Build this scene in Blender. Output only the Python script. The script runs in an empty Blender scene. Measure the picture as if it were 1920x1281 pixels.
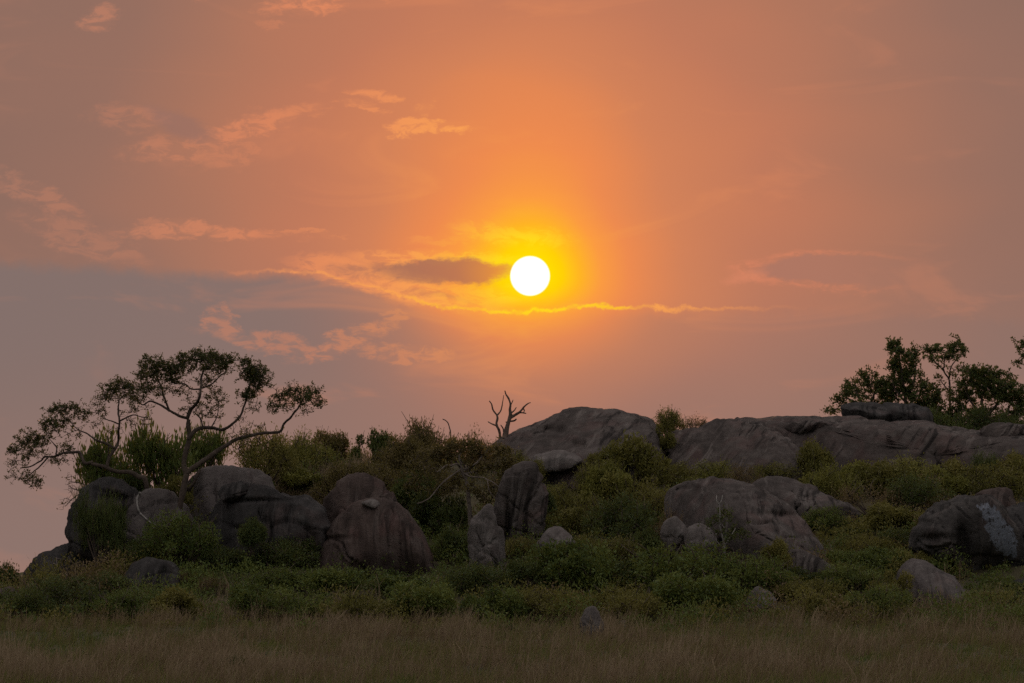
import bpy, math, random
import numpy as np
from mathutils import Vector

# ------------------------------------------------------------------ camera, sky, sun, exposure
F = 7876.0            # focal length in photograph pixels (1920 wide): a long telephoto lens
CAMZ = 2.6            # standing on a vehicle
HORIZON = 1100.0      # row of the true horizon
PITCH = math.atan((HORIZON - 640.5) / F)
SUN_AZ = math.atan((994 - 960) / F)
SUN_EL = math.atan((HORIZON - 517) / F)

scene = bpy.context.scene
col = scene.collection
cam_data = bpy.data.cameras.new("camera")
cam_data.sensor_width = 36.0
cam_data.lens = 36.0 * F / 1920.0
cam_data.clip_start = 0.5
cam_data.clip_end = 20000.0
cam = bpy.data.objects.new("camera", cam_data)
cam.location = (0, 0, CAMZ)
cam.rotation_euler = (math.pi / 2 + PITCH, 0, 0)
col.objects.link(cam)
scene.camera = cam

scene.view_settings.view_transform = 'Standard'
scene.view_settings.look = 'None'
scene.view_settings.exposure = 0.0
scene.view_settings.gamma = 1.0
scene.view_settings.use_curve_mapping = False
scene.render.engine = 'CYCLES'
scene.cycles.use_denoising = False
scene.cycles.max_bounces = 6
scene.cycles.transparent_max_bounces = 8
scene.cycles.volume_bounces = 0
scene.cycles.use_adaptive_sampling = True
scene.cycles.adaptive_threshold = 0.012
scene.cycles.adaptive_min_samples = 16

SUN_DIR = Vector((math.sin(SUN_AZ) * math.cos(SUN_EL), math.cos(SUN_AZ) * math.cos(SUN_EL), math.sin(SUN_EL)))
sun_data = bpy.data.lights.new("sun", 'SUN')
sun_data.energy = 1.8
sun_data.angle = math.radians(0.53)
sun_data.color = (1.0, 0.50, 0.20)
sun = bpy.data.objects.new("sun", sun_data)
sun.rotation_euler = (-SUN_DIR).to_track_quat('-Z', 'Y').to_euler()
col.objects.link(sun)

world = bpy.data.worlds.new("World")
scene.world = world
world.use_nodes = True
wt = world.node_tree
wt.nodes.clear()


class Nodes:
    """Tiny expression helper over a node tree."""
    def __init__(self, tree):
        self.t = tree

    def new(self, kind, **kw):
        n = self.t.nodes.new(kind)
        for k, v in kw.items():
            setattr(n, k, v)
        return n

    def link(self, a, b):
        self.t.links.new(a, b)

    def put(self, sock, val):
        if isinstance(val, bpy.types.NodeSocket):
            self.link(val, sock)
        elif isinstance(val, (tuple, list)):
            v = tuple(val)
            if len(sock.default_value) == 4 and len(v) == 3:
                v = v + (1.0,)
            sock.default_value = v
        else:
            sock.default_value = val

    def m(self, op, a, b=None, c=None, clamp=False):
        n = self.new('ShaderNodeMath', operation=op, use_clamp=clamp)
        self.put(n.inputs[0], a)
        if b is not None:
            self.put(n.inputs[1], b)
        if c is not None:
            self.put(n.inputs[2], c)
        return n.outputs[0]

    def add(self, *a):
        r = a[0]
        for x in a[1:]:
            r = self.m('ADD', r, x)
        return r

    def mul(self, *a):
        r = a[0]
        for x in a[1:]:
            r = self.m('MULTIPLY', r, x)
        return r

    def sub(self, a, b):
        return self.m('SUBTRACT', a, b)

    def sstep(self, x, lo, hi, a=0.0, b=1.0):
        n = self.new('ShaderNodeMapRange', interpolation_type='SMOOTHSTEP')
        for s, v in zip(n.inputs[:5], (x, lo, hi, a, b)):
            self.put(s, v)
        return n.outputs[0]

    def lin(self, x, lo, hi, a=0.0, b=1.0):
        n = self.new('ShaderNodeMapRange', interpolation_type='LINEAR')
        for s, v in zip(n.inputs[:5], (x, lo, hi, a, b)):
            self.put(s, v)
        return n.outputs[0]

    def vec(self, x, y, z):
        n = self.new('ShaderNodeCombineXYZ')
        for s, v in zip(n.inputs, (x, y, z)):
            self.put(s, v)
        return n.outputs[0]

    def xyz(self, v):
        n = self.new('ShaderNodeSeparateXYZ')
        self.link(v, n.inputs[0])
        return n.outputs[0], n.outputs[1], n.outputs[2]

    def noise(self, v, scale=1.0, detail=4.0, rough=0.5, dist=0.0, dim='3D'):
        n = self.new('ShaderNodeTexNoise', noise_dimensions=dim)
        if v is not None:
            self.link(v, n.inputs['Vector'])
        n.inputs['Scale'].default_value = scale
        n.inputs['Detail'].default_value = detail
        n.inputs['Roughness'].default_value = rough
        n.inputs['Distortion'].default_value = dist
        return n.outputs['Fac'], n.outputs['Color']

    def ramp(self, x, stops, interp='LINEAR'):
        n = self.new('ShaderNodeValToRGB')
        r = n.color_ramp
        r.interpolation = interp
        while len(r.elements) < len(stops):
            r.elements.new(0.5)
        for e, (p, c) in zip(r.elements, stops):
            e.position = p
            e.color = tuple(c) + (1.0,) if len(c) == 3 else c
        self.put(n.inputs[0], x)
        return n.outputs[0]

    def mix(self, f, a, b, blend='MIX'):
        n = self.new('ShaderNodeMix', data_type='RGBA', blend_type=blend)
        n.clamp_factor = True
        self.put(n.inputs[0], f)
        self.put(n.inputs[6], a)
        self.put(n.inputs[7], b)
        return n.outputs[2]

    def curve(self, x, pts, lo, hi):
        """piecewise curve x->y ; pts in (x 0..1, y 0..1)"""
        n = self.new('ShaderNodeFloatCurve')
        c = n.mapping.curves[0]
        while len(c.points) < len(pts):
            c.points.new(0.5, 0.5)
        for p, (a, b) in zip(c.points, pts):
            p.location = (a, b)
            p.handle_type = 'AUTO'
        n.mapping.update()
        self.put(n.inputs['Value'], self.lin(x, lo, hi))
        return n.outputs[0]


def srgb(r, g, b):
    f = lambda c: (c / 255 / 12.92) if c / 255 <= 0.04045 else ((c / 255 + 0.055) / 1.055) ** 2.4
    return (f(r), f(g), f(b))


def build_world():
    W = Nodes(wt)
    geo = W.new('ShaderNodeTexCoord').outputs['Generated']
    x, y, z = W.xyz(geo)
    az = W.m('ARCTAN2', x, y)
    el = W.m('ARCSINE', z)
    # angular sky coordinates in "lens units": azimuth and elevation times F
    U = W.mul(az, F)
    V = W.mul(el, F)
    UV = W.vec(U, V, 0.0)

    def vscale(v, sx, sy, sz, ox=0.0, oy=0.0, oz=0.0):
        n = W.new('ShaderNodeVectorMath', operation='MULTIPLY_ADD')
        W.link(v, n.inputs[0])
        n.inputs[1].default_value = (sx, sy, sz)
        n.inputs[2].default_value = (ox, oy, oz)
        return n.outputs[0]

    def vadd(a, b):
        n = W.new('ShaderNodeVectorMath', operation='ADD')
        W.link(a, n.inputs[0])
        W.link(b, n.inputs[1])
        return n.outputs[0]

    # soft cloud warp
    _, wc = W.noise(vscale(UV, 1 / 150.0, 1 / 70.0, 0, 0, 0, 0), 1.0, 6.0, 0.72, dim='2D')
    UVw = vadd(UV, vscale(wc, 150.0, 66.0, 0, -75.0, -33.0, 0))
    UVh = vadd(UV, vscale(wc, 76.0, 46.0, 0, -38.0, -23.0, 0))
    fine, _c = W.noise(vscale(UV, 1 / 46.0, 1 / 20.0, 0, 9.1), 1.0, 4.0, 0.65, 0.4, dim='2D')
    broad, _c = W.noise(vscale(UV, 1 / 620.0, 1 / 330.0, 0, 1.7, 4.0), 1.0, 2.0, 0.5, dim='2D')

    def dist2(px, row, rx, ry, rot=0.0, co=None):
        n = W.new('ShaderNodeMapping', vector_type='TEXTURE')
        W.link(co or UVw, n.inputs['Vector'])
        n.inputs['Location'].default_value = (px - 960.0, 1100.0 - row, 0)
        n.inputs['Rotation'].default_value = (0, 0, math.radians(rot))
        n.inputs['Scale'].default_value = (rx, ry, 1)
        k = W.new('ShaderNodeVectorMath', operation='LENGTH')
        W.link(n.outputs[0], k.inputs[0])
        return k.outputs['Value']

    def blob(px, row, rx, ry, rot=0.0, lo=0.5, hi=1.15, amp=1.0, co=None):
        return W.sstep(dist2(px, row, rx, ry, rot, co), lo, hi, amp, 0.0)

    # ---- the glow round the sun, taller above the sun than below it
    du = W.sub(U, 34.0)
    dv = W.sub(V, 583.0)
    up = W.m('MAXIMUM', dv, 0.0)
    dn = W.m('MINIMUM', dv, 0.0)
    up = W.mul(up, W.sstep(up, 60.0, 420.0, 1.0, 0.74))
    dvs = W.add(up, W.mul(dn, 1.55))
    dun = W.m('MAXIMUM', du, 0.0)
    dul = W.m('MINIMUM', du, 0.0)
    dus = W.add(dun, W.mul(dul, 1.0))
    ds = W.m('SQRT', W.add(W.mul(dus, dus), W.mul(dvs, dvs)))
    # uneven dust: vary the reach of the glow
    ds = W.mul(ds, W.lin(broad, 0.25, 0.75, 0.88, 1.14))
    t = W.m('SQRT', W.mul(ds, 1 / 8000.0))
    q = lambda d: math.sqrt(d / 8000.0)
    glow = W.ramp(t, [
        (q(30), srgb(255, 224, 0)), (q(58), srgb(255, 208, 6)), (q(90), srgb(255, 180, 36)),
        (q(132), srgb(251, 155, 66)), (q(190), srgb(238, 139, 79)), (q(300), srgb(211, 130, 89)), (q(450), srgb(193, 122, 92)),
        (q(665), srgb(172, 117, 94)), (q(900), srgb(151, 111, 96)), (q(1100), srgb(144, 109, 96)),
        (q(1600), srgb(134, 109, 100)), (q(3000), srgb(140, 121, 115)), (q(5600), srgb(150, 138, 135)),
    ])
    # towards the ground the dusty air turns mauve
    low = W.sstep(V, 60.0, 740.0, 0.88, 0.0)
    away = W.sstep(ds, 110.0, 520.0)
    glow = W.mix(W.mul(low, away), glow, srgb(143, 117, 109))

    # ---- grey-mauve deck of dust below a ragged edge that runs across the sky under the sun
    Xn = W.add(U, 960.0)
    edge = W.curve(Xn, [(0.0, 0.655), (0.10, 0.635), (0.22, 0.605), (0.285, 0.60), (0.34, 0.565), (0.40, 0.49), (0.46, 0.435),
                        (0.50, 0.43), (0.54, 0.437), (0.59, 0.457), (0.63, 0.447), (0.70, 0.435), (0.78, 0.44), (1.0, 0.40)], 0.0, 1920.0)
    rag, _c = W.noise(vscale(UV, 1 / 52.0, 1 / 60.0, 0, 4.4), 1.0, 4.0, 0.62, dim='2D')
    edge_v = W.add(W.mul(edge, 1000.0), W.mul(W.sub(rag, 0.5), 74.0))     # curve value 0.43 -> V 430..., see map below
    d_edge = W.sub(V, W.add(W.mul(W.sub(edge_v, 430.0), 0.42), 516.0))
    left_w = W.sstep(Xn, 950.0, 500.0)
    deck = W.sstep(d_edge, 6.0, -26.0)
    deck = W.mul(deck, W.sstep(V, 120.0, 500.0, 0.15, 1.0))
    deck_amt = W.mul(deck, W.add(W.mul(left_w, 0.62), 0.22), W.sstep(ds, 60.0, 330.0))
    glow = W.mix(deck_amt, glow, srgb(129, 112, 108))

    # ---- lit cloud (salmon, pale towards the sun) and shaded cloud cores
    lit = W.ramp(t, [(q(60), srgb(255, 226, 30)), (q(130), srgb(255, 180, 60)), (q(220), srgb(250, 160, 84)), (q(330), srgb(236, 146, 92)), (q(520), srgb(222, 136, 96)),
                     (q(800), srgb(206, 132, 100)), (q(1300), srgb(176, 124, 104)), (q(4000), srgb(130, 112, 110))])
    bl = [
        blob(575, 2, 100, 26, 8, amp=1.15), blob(190, 40, 52, 26, 22, amp=0.75), blob(505, 48, 22, 12, 0, amp=.4),
        blob(355, 0, 30, 10, 0, amp=0.5), blob(710, 4, 40, 9, 0, amp=0.5),
        blob(235, 225, 90, 30, 0, amp=0.45), blob(470, 240, 150, 26, 16, amp=0.85), blob(560, 212, 60, 20, 8, amp=0.6),
        blob(350, 285, 130, 26, 0, amp=0.55), blob(430, 292, 60, 26, 20, amp=0.45),
        blob(697, 180, 44, 15, -6, amp=0.95), blob(675, 204, 40, 10, -10, amp=0.8), blob(770, 238, 50, 17, 5, amp=1.2),
        blob(832, 240, 44, 13, -4, amp=1.1), blob(790, 206, 28, 14, 0, amp=.55),
        blob(60, 368, 110, 26, -24, amp=0.5), blob(150, 450, 130, 34, -20, amp=0.4),
        blob(380, 440, 190, 17, -2, amp=0.75), blob(570, 437, 90, 7, 0, amp=0.55), blob(300, 428, 100, 10, 0, amp=.4),
        blob(960, 440, 140, 20, -6, amp=0.6), blob(830, 452, 70, 10, 0, amp=.35),
        blob(410, 605, 44, 30, -50, amp=0.5), blob(500, 640, 150, 20, -8, amp=0.45), blob(650, 640, 120, 20, 20, amp=0.5),
        blob(740, 590, 40, 16, 0, amp=0.4), blob(760, 665, 120, 18, -4, amp=0.45),
    ]
    texm = W.sstep(fine, 0.36, 0.60, 0.2, 1.25)
    lit_amt = bl[0]
    for b in bl[1:]:
        lit_amt = W.m('MAXIMUM', lit_amt, b)
    # loose wisps everywhere in the sky, in view or not
    wisp, _c = W.noise(vscale(UV, 1 / 420.0, 1 / 120.0, 0, 7.7), 1.0, 4.0, 0.6, 0.6, dim='2D')
    wisp_amt = W.sstep(wisp, 0.54, 0.78, 0.0, 0.34)
    lit_amt = W.m('MAXIMUM', W.mul(lit_amt, texm), wisp_amt)
    sky = W.mix(W.mul(lit_amt, 0.72), glow, lit)

    # the puffy bank left of the sun: bright fringe round a dark lens
    bank = [blob(735, 540, 205, 27, -12, 0.45, 1.15, 0.8, UVh), blob(800, 484, 185, 17, 0, 0.5, 1.15, 0.85, UVh),
            blob(625, 503, 95, 24, -4, 0.4, 1.2, 0.85, UVh), blob(900, 552, 120, 22, -4, 0.3, 1.2, 0.55, UVh),
            blob(940, 445, 110, 18, -8, 0.3, 1.2, 0.4, UVh)]
    ba = bank[0]
    for b in bank[1:]:
        ba = W.m('MAXIMUM', ba, b)
    sky = W.mix(W.mul(ba, W.sstep(fine, 0.38, 0.54, 0.25, 1.0)), sky, lit)
    core1 = blob(828, 509, 145, 25, 0, 0.72, 1.12, 1.0, UVh)
    core2 = blob(660, 511, 62, 13, -6, 0.4, 1.2, 0.55, UVh)
    core3 = blob(800, 553, 95, 9, -8, 0.3, 1.2, 0.45, UVh)
    core4 = blob(335, 236, 78, 27, -22, 0.4, 1.2, 0.7, UVh)
    cores = W.m('MAXIMUM', W.m('MAXIMUM', core1, core2), W.m('MAXIMUM', core3, core4))
    core_col = W.ramp(t, [(q(60), srgb(226, 138, 66)), (q(130), srgb(184, 116, 84)), (q(300), srgb(158, 110, 92)), (q(900), srgb(150, 112, 102))])
    sky = W.mix(W.mul(cores, 0.92), sky, core_col)

    # thin bright rim of the deck edge and of the lens cloud at the right
    line = W.sstep(W.m('ABSOLUTE', d_edge), 6.0, 0.5)
    line = W.mul(line, W.sstep(Xn, 380.0, 560.0), W.sstep(Xn, 1560.0, 1150.0))
    line = W.mul(line, W.sstep(fine, 0.36, 0.58, 0.40, 1.0))
    rim_col = W.ramp(t, [(q(60), srgb(255, 232, 20)), (q(190), srgb(255, 196, 40)), (q(260), srgb(255, 168, 80)), (q(600), srgb(226, 140, 98))])
    sky = W.mix(W.mul(line, 0.85), sky, rim_col)
    under = W.mul(W.sstep(d_edge, 60.0, 4.0), W.sstep(d_edge, -4.0, 4.0), W.sstep(Xn, 560.0, 700.0), W.sstep(Xn, 1000.0, 860.0))
    sky = W.mix(W.mul(under, W.sstep(fine, 0.3, 0.62, 0.2, 0.85)), sky, lit)
    lens_d = dist2(1590, 512, 190, 37, -2, UVh)
    fade = W.sstep(Xn, 1800.0, 1430.0, 0.0, 1.0)
    sky = W.mix(W.mul(W.sstep(lens_d, 0.7, 1.0, 0.55, 0.0), fade), sky, srgb(164, 117, 103))
    rim = W.mul(W.sstep(W.m('ABSOLUTE', W.sub(lens_d, 1.0)), 0.26, 0.0), fade)
    sky = W.mix(W.mul(rim, W.sstep(fine, 0.36, 0.62, 0.05, 0.5)), sky, srgb(222, 134, 100))
    sky = W.mix(blob(1405, 520, 55, 12, 12, 0.2, 1.2, 0.5, UVh), sky, srgb(222, 136, 102))

    # ---- clear dusk air far from the sun: the physical sky
    nish = W.new('ShaderNodeTexSky', sky_type='NISHITA')
    nish.sun_disc = False
    nish.sun_elevation = SUN_EL
    nish.sun_rotation = SUN_AZ
    nish.altitude = 1500.0
    nish.air_density = 1.0
    nish.dust_density = 4.0
    nish_s = W.new('ShaderNodeVectorMath', operation='SCALE')
    W.link(nish.outputs[0], nish_s.inputs[0])
    nish_s.inputs['Scale'].default_value = 0.16
    true_ang = W.m('ARCCOSINE', W.add(W.mul(x, SUN_DIR.x), W.mul(y, SUN_DIR.y), W.mul(z, SUN_DIR.z)))
    far = W.sstep(true_ang, math.radians(14), math.radians(70), 0.0, 0.4)
    sky = W.mix(far, sky, nish_s.outputs[0])
    # overhead the dust is thin and the veil of high cloud bright
    sky = W.mix(W.sstep(el, math.radians(13), math.radians(62), 0.0, 0.85), sky, (0.82, 0.75, 0.73, 1.0))

    # ---- the sun's own disc
    disc = W.sstep(true_ang, 0.00492, 0.00435)
    sky = W.mix(disc, sky, (1.6, 1.55, 1.3, 1.0))

    bg = W.new('ShaderNodeBackground')
    W.link(sky, bg.inputs['Color'])
    bg.inputs['Strength'].default_value = 1.0
    out = W.new('ShaderNodeOutputWorld')
    W.link(bg.outputs[0], out.inputs['Surface'])


build_world()
world.cycles.sampling_method = 'MANUAL'
world.cycles.sample_map_resolution = 512

# ------------------------------------------------------------------ helpers
rng = np.random.default_rng(7)
random.seed(7)


def P(px, py, D):
    """the world point seen at photograph pixel (px, py) at distance D along the plain"""
    a = (px - 960.0) / F
    b = (640.5 - py) / F
    cp, sp = math.cos(PITCH), math.sin(PITCH)
    s = D / (cp - b * sp)
    return np.array([a * s, D, CAMZ + (sp + b * cp) * s])


def px_m(D):
    return D / F          # metres per photograph pixel


def _hash(ix, iy, iz, seed):
    h = (ix * 374761393 + iy * 668265263 + iz * 2147483647 + seed * 1274126177) & 0xffffffff
    h = ((h ^ (h >> 13)) * 1274126177) & 0xffffffff
    h = h ^ (h >> 16)
    return (h & 0xffff) / 65535.0


def vnoise(p, seed=0):
    p = np.asarray(p, dtype=np.float64)
    i = np.floor(p).astype(np.int64)
    f = p - i
    f = f * f * (3 - 2 * f)
    r = 0
    for dx in (0, 1):
        wx = f[..., 0] if dx else 1 - f[..., 0]
        for dy in (0, 1):
            wy = f[..., 1] if dy else 1 - f[..., 1]
            for dz in (0, 1):
                wz = f[..., 2] if dz else 1 - f[..., 2]
                r = r + wx * wy * wz * _hash(i[..., 0] + dx, i[..., 1] + dy, i[..., 2] + dz, seed)
    return r * 2 - 1


def fbm(p, seed=0, oct=4, gain=0.5):
    r, a = 0, 1.0
    p = np.asarray(p, dtype=np.float64)
    for k in range(oct):
        r = r + a * vnoise(p * (2.03 ** k) + 17.3 * k, seed + k)
        a *= gain
    return r


def mesh_from(name, verts, faces_flat, nper, smooth=False, attr=None, mat=None, color=None):
    """verts (n,3); faces_flat (m,nper) all faces with nper corners"""
    me = bpy.data.meshes.new(name)
    verts = np.asarray(verts, dtype=np.float32)
    faces = np.asarray(faces_flat, dtype=np.int32)
    m = len(faces)
    me.vertices.add(len(verts))
    me.vertices.foreach_set('co', verts.ravel())
    me.loops.add(m * nper)
    me.loops.foreach_set('vertex_index', faces.ravel())
    me.polygons.add(m)
    me.polygons.foreach_set('loop_start', np.arange(0, m * nper, nper, dtype=np.int32))
    if smooth:
        me.polygons.foreach_set('use_smooth', np.ones(m, dtype=bool))
    if attr is not None:
        for k, v in attr.items():
            v = np.asarray(v, dtype=np.float32)
            a = me.attributes.new(k, 'FLOAT', 'FACE' if len(v) == m else 'POINT')
            a.data.foreach_set('value', v)
    me.update(calc_edges=True)
    me.validate()
    if mat is not None:
        me.materials.append(mat)
    return me


def obj(name, me, parent=None, loc=(0, 0, 0), **props):
    o = bpy.data.objects.new(name, me)
    o.location = tuple(float(v) for v in loc)
    if parent is not None:
        o.parent = parent
    for k, v in props.items():
        o[k] = v
    col.objects.link(o)
    return o


def thing(name, label, cat, loc, group=None):
    o = obj(name, None, None, loc, label=label, category=cat)
    o.empty_display_size = 0.2
    if group:
        o['group'] = group
    return o


def catmull(pts, n, closed=False):
    pts = np.asarray(pts, dtype=float)
    k = len(pts)
    if closed:
        ext = np.vstack([pts[-1], pts, pts[0], pts[1]])
        segs = k
    else:
        ext = np.vstack([2 * pts[0] - pts[1], pts, 2 * pts[-1] - pts[-2]])
        segs = k - 1
    # spread samples by chord length
    ch = np.linalg.norm((np.vstack([pts, pts[0]]) if closed else pts)[1:] - (np.vstack([pts, pts[0]]) if closed else pts)[:-1], axis=1)
    cum = np.concatenate([[0], np.cumsum(ch)])
    s = np.linspace(0, cum[-1], n, endpoint=not closed)
    seg = np.clip(np.searchsorted(cum, s, side='right') - 1, 0, segs - 1)
    t = ((s - cum[seg]) / np.maximum(ch[seg], 1e-9))[:, None]
    p0, p1, p2, p3 = ext[seg], ext[seg + 1], ext[seg + 2], ext[seg + 3]
    return 0.5 * ((2 * p1) + (-p0 + p2) * t + (2 * p0 - 5 * p1 + 4 * p2 - p3) * t ** 2 + (-p0 + 3 * p1 - 3 * p2 + p3) * t ** 3)


class Tubes:
    """collects tapered tubes into one mesh"""
    def __init__(self):
        self.v, self.f, self.n = [], [], 0

    def add(self, pts, radii, sides=6, rough=0.0, seed=0):
        pts = np.asarray(pts, dtype=float)
        k = len(pts)
        radii = np.broadcast_to(np.asarray(radii, dtype=float), (k,))
        tan = np.gradient(pts, axis=0)
        tan /= np.maximum(np.linalg.norm(tan, axis=1, keepdims=True), 1e-9)
        ref = np.array([0.31, 0.87, 0.38])
        a = np.cross(tan, ref)
        a /= np.maximum(np.linalg.norm(a, axis=1, keepdims=True), 1e-9)
        b = np.cross(tan, a)
        th = np.arange(sides) * 2 * math.pi / sides
        ring = pts[:, None, :] + radii[:, None, None] * (np.cos(th)[None, :, None] * a[:, None, :] + np.sin(th)[None, :, None] * b[:, None, :])
        if rough:
            nz = fbm(ring * (1.2 / max(radii.max(), 1e-3)) * 0.6, seed, 3)
            ring = pts[:, None, :] + (ring - pts[:, None, :]) * (1 + rough * nz)[..., None]
        base = self.n
        self.v.append(ring.reshape(-1, 3))
        i = np.arange(k - 1)[:, None] * sides
        j = np.arange(sides)[None, :]
        j2 = (j + 1) % sides
        q = np.stack([base + i + j, base + i + j2, base + i + sides + j2, base + i + sides + j], axis=-1).reshape(-1, 4)
        # close both ends with a fold-over quad fan (degenerate-free for even sides)
        cap = []
        for off, rev in ((base, True), (base + (k - 1) * sides, False)):
            for c in range(1, sides - 2, 2):
                fq = [off, off + c, off + c + 1, off + c + 2 if c + 2 < sides else off + sides - 1]
                cap.append(fq[::-1] if rev else fq)
        self.f.append(q)
        self.f.append(np.array(cap))
        self.n += k * sides

    def mesh(self, name, mat, origin=(0, 0, 0)):
        return mesh_from(name, np.vstack(self.v) - np.asarray(origin), np.vstack(self.f), 4, smooth=True, mat=mat)


def leaf_arrays(c, d, length, width, curl=None):
    """rhombic leaves: centre c, direction d"""
    n = len(c)
    d = d / np.maximum(np.linalg.norm(d, axis=1, keepdims=True), 1e-9)
    s = np.cross(d, rng.normal(size=(n, 3)))
    s /= np.maximum(np.linalg.norm(s, axis=1, keepdims=True), 1e-9)
    L = np.asarray(length).reshape(-1, 1) * 0.5
    Wd = np.asarray(width).reshape(-1, 1) * 0.5
    nrm = np.cross(d, s)
    v = np.stack([c - d * L, c + s * Wd + nrm * Wd * 0.35, c + d * L, c - s * Wd + nrm * Wd * 0.35], axis=1).reshape(-1, 3)
    f = np.arange(4 * n).reshape(n, 4)
    return v, f


def unit(n):
    v = rng.normal(size=(n, 3))
    return v / np.linalg.norm(v, axis=1, keepdims=True)


# ------------------------------------------------------------------ materials
def principled(name):
    m = bpy.data.materials.new(name)
    m.use_nodes = True
    nt = m.node_tree
    N = Nodes(nt)
    b = nt.nodes['Principled BSDF']
    b.inputs['Specular IOR Level'].default_value = 0.2
    return m, N, b


def leaf_material(name, c1, c2, c3, trans=0.35, patch=0.6):
    m, N, b = principled(name)
    a = N.new('ShaderNodeAttribute', attribute_name='tint').outputs['Fac']
    info = N.new('ShaderNodeObjectInfo')
    co = N.new('ShaderNodeTexCoord').outputs['Object']
    nz, _ = N.noise(co, patch * 3.0, 2.0)
    r = N.add(W0 := N.mul(a, 0.6), N.mul(nz, 0.35), N.mul(info.outputs['Random'], 0.22))
    c = N.ramp(r, [(0.22, c1), (0.55, c2), (0.92, c3)])
    N.link(c, b.inputs['Base Color'])
    b.inputs['Roughness'].default_value = 0.55
    tr = N.new('ShaderNodeBsdfTranslucent')
    N.link(N.mix(0.5, c, (0.20, 0.17, 0.03)), tr.inputs['Color'])
    mx = N.new('ShaderNodeMixShader')
    mx.inputs[0].default_value = trans
    N.link(b.outputs[0], mx.inputs[1])
    N.link(tr.outputs[0], mx.inputs[2])
    N.link(mx.outputs[0], m.node_tree.nodes['Material Output'].inputs['Surface'])
    return m


def bark_material(name, c1, c2, scale=6.0):
    m, N, b = principled(name)
    co = N.new('ShaderNodeTexCoord').outputs['Object']
    nz, _ = N.noise(co, scale, 5.0, 0.6)
    N.link(N.ramp(nz, [(0.3, c1), (0.7, c2)]), b.inputs['Base Color'])
    b.inputs['Roughness'].default_value = 0.85
    bp = N.new('ShaderNodeBump')
    bp.inputs['Strength'].default_value = 0.5
    bp.inputs['Distance'].default_value = 0.02
    N.link(N.noise(co, scale * 5, 4.0)[0], bp.inputs['Height'])
    N.link(bp.outputs[0], b.inputs['Normal'])
    return m


def rock_material(name, dark, mid, light, stain=0.6, pink=0.3, slant=0.0, patch=None, wash=0.6):
    """granite: mottled, weather-streaked, with lichen spots"""
    m, N, b = principled(name)
    co = N.new('ShaderNodeTexCoord').outputs['Object']
    x, y, z = N.xyz(co)
    big, _ = N.noise(co, 0.55, 5.0, 0.6)
    med, _ = N.noise(co, 2.6, 5.0, 0.65)
    grain, _ = N.noise(co, 22.0, 4.0, 0.7)
    v = N.add(N.mul(big, 0.55), N.mul(med, 0.42), N.mul(grain, 0.26), -0.03)
    c = N.ramp(v, [(0.40, dark), (0.58, mid), (0.78, light)])
    # iron-pink bloom
    pk, _ = N.noise(co, 0.9, 3.0, 0.5, 0.6)
    c = N.mix(N.sstep(pk, 0.48, 0.68, 0.0, pink), c, (0.105, 0.058, 0.052))
    # run-off streaks follow the fall of the rock
    wob, _ = N.noise(co, 0.7, 2.0)
    sv = N.vec(N.add(N.mul(x, 2.6), N.mul(z, slant), N.mul(wob, 1.3)), N.mul(y, 0.5), N.mul(z, 0.16))
    st, _ = N.noise(sv, 1.0, 6.0, 0.68)
    zone, _ = N.noise(co, 0.42, 2.0, 0.5)
    c = N.mix(N.mul(N.sstep(st, 0.50, 0.63, 0.0, stain), N.sstep(zone, 0.38, 0.58, 0.15, 1.0)), c, tuple(k * 0.42 for k in dark))
    sv2 = N.vec(N.add(N.mul(x, 3.4), N.mul(z, slant * 1.3), N.mul(wob, 1.6), 31.0), N.mul(y, 0.5), N.mul(z, 0.2))
    st2, _ = N.noise(sv2, 1.0, 4.0, 0.6)
    c = N.mix(N.sstep(st2, 0.55, 0.68, 0.0, stain * wash), c, light)
    # lichen freckles
    vor = N.new('ShaderNodeTexVoronoi')
    N.link(co, vor.inputs['Vector'])
    vor.inputs['Scale'].default_value = 7.0
    li = N.mul(N.sstep(vor.outputs['Distance'], 0.20, 0.08), N.sstep(med, 0.54, 0.66, 0.0, 0.6))
    c = N.mix(li, c, (0.22, 0.22, 0.20))
    if patch:
        c = patch(N, co, c)
    N.link(c, b.inputs['Base Color'])
    b.inputs['Roughness'].default_value = 0.9
    b.inputs['Specular IOR Level'].default_value = 0.12
    h = N.add(N.mul(med, 0.6), N.mul(grain, 0.25), N.mul(st, 0.35))
    bp = N.new('ShaderNodeBump')
    bp.inputs['Strength'].default_value = 0.8
    bp.inputs['Distance'].default_value = 0.16
    N.link(h, bp.inputs['Height'])
    N.link(bp.outputs[0], b.inputs['Normal'])
    return m


M = {}
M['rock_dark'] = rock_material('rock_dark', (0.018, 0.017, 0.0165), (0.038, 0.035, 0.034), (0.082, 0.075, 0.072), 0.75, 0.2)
M['rock_warm'] = rock_material('rock_warm', (0.030, 0.022, 0.019), (0.064, 0.046, 0.040), (0.120, 0.096, 0.086), 0.75, 0.45)
M['rock_pale'] = rock_material('rock_pale', (0.047, 0.040, 0.038), (0.090, 0.077, 0.073), (0.155, 0.138, 0.128), 0.45, 0.25)
M['rock_slab'] = rock_material('rock_slab', (0.027, 0.0215, 0.0195), (0.064, 0.052, 0.047), (0.130, 0.110, 0.100), 0.9, 0.32, slant=-1.9, wash=0.95)
M['rock_light'] = rock_material('rock_light', (0.064, 0.055, 0.051), (0.122, 0.106, 0.099), (0.20, 0.18, 0.168), 0.4, 0.2)
M['rock_dome'] = rock_material('rock_dome', (0.028, 0.023, 0.021), (0.070, 0.058, 0.053), (0.145, 0.126, 0.116), 0.85, 0.4, slant=-0.3, wash=0.8)


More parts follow.
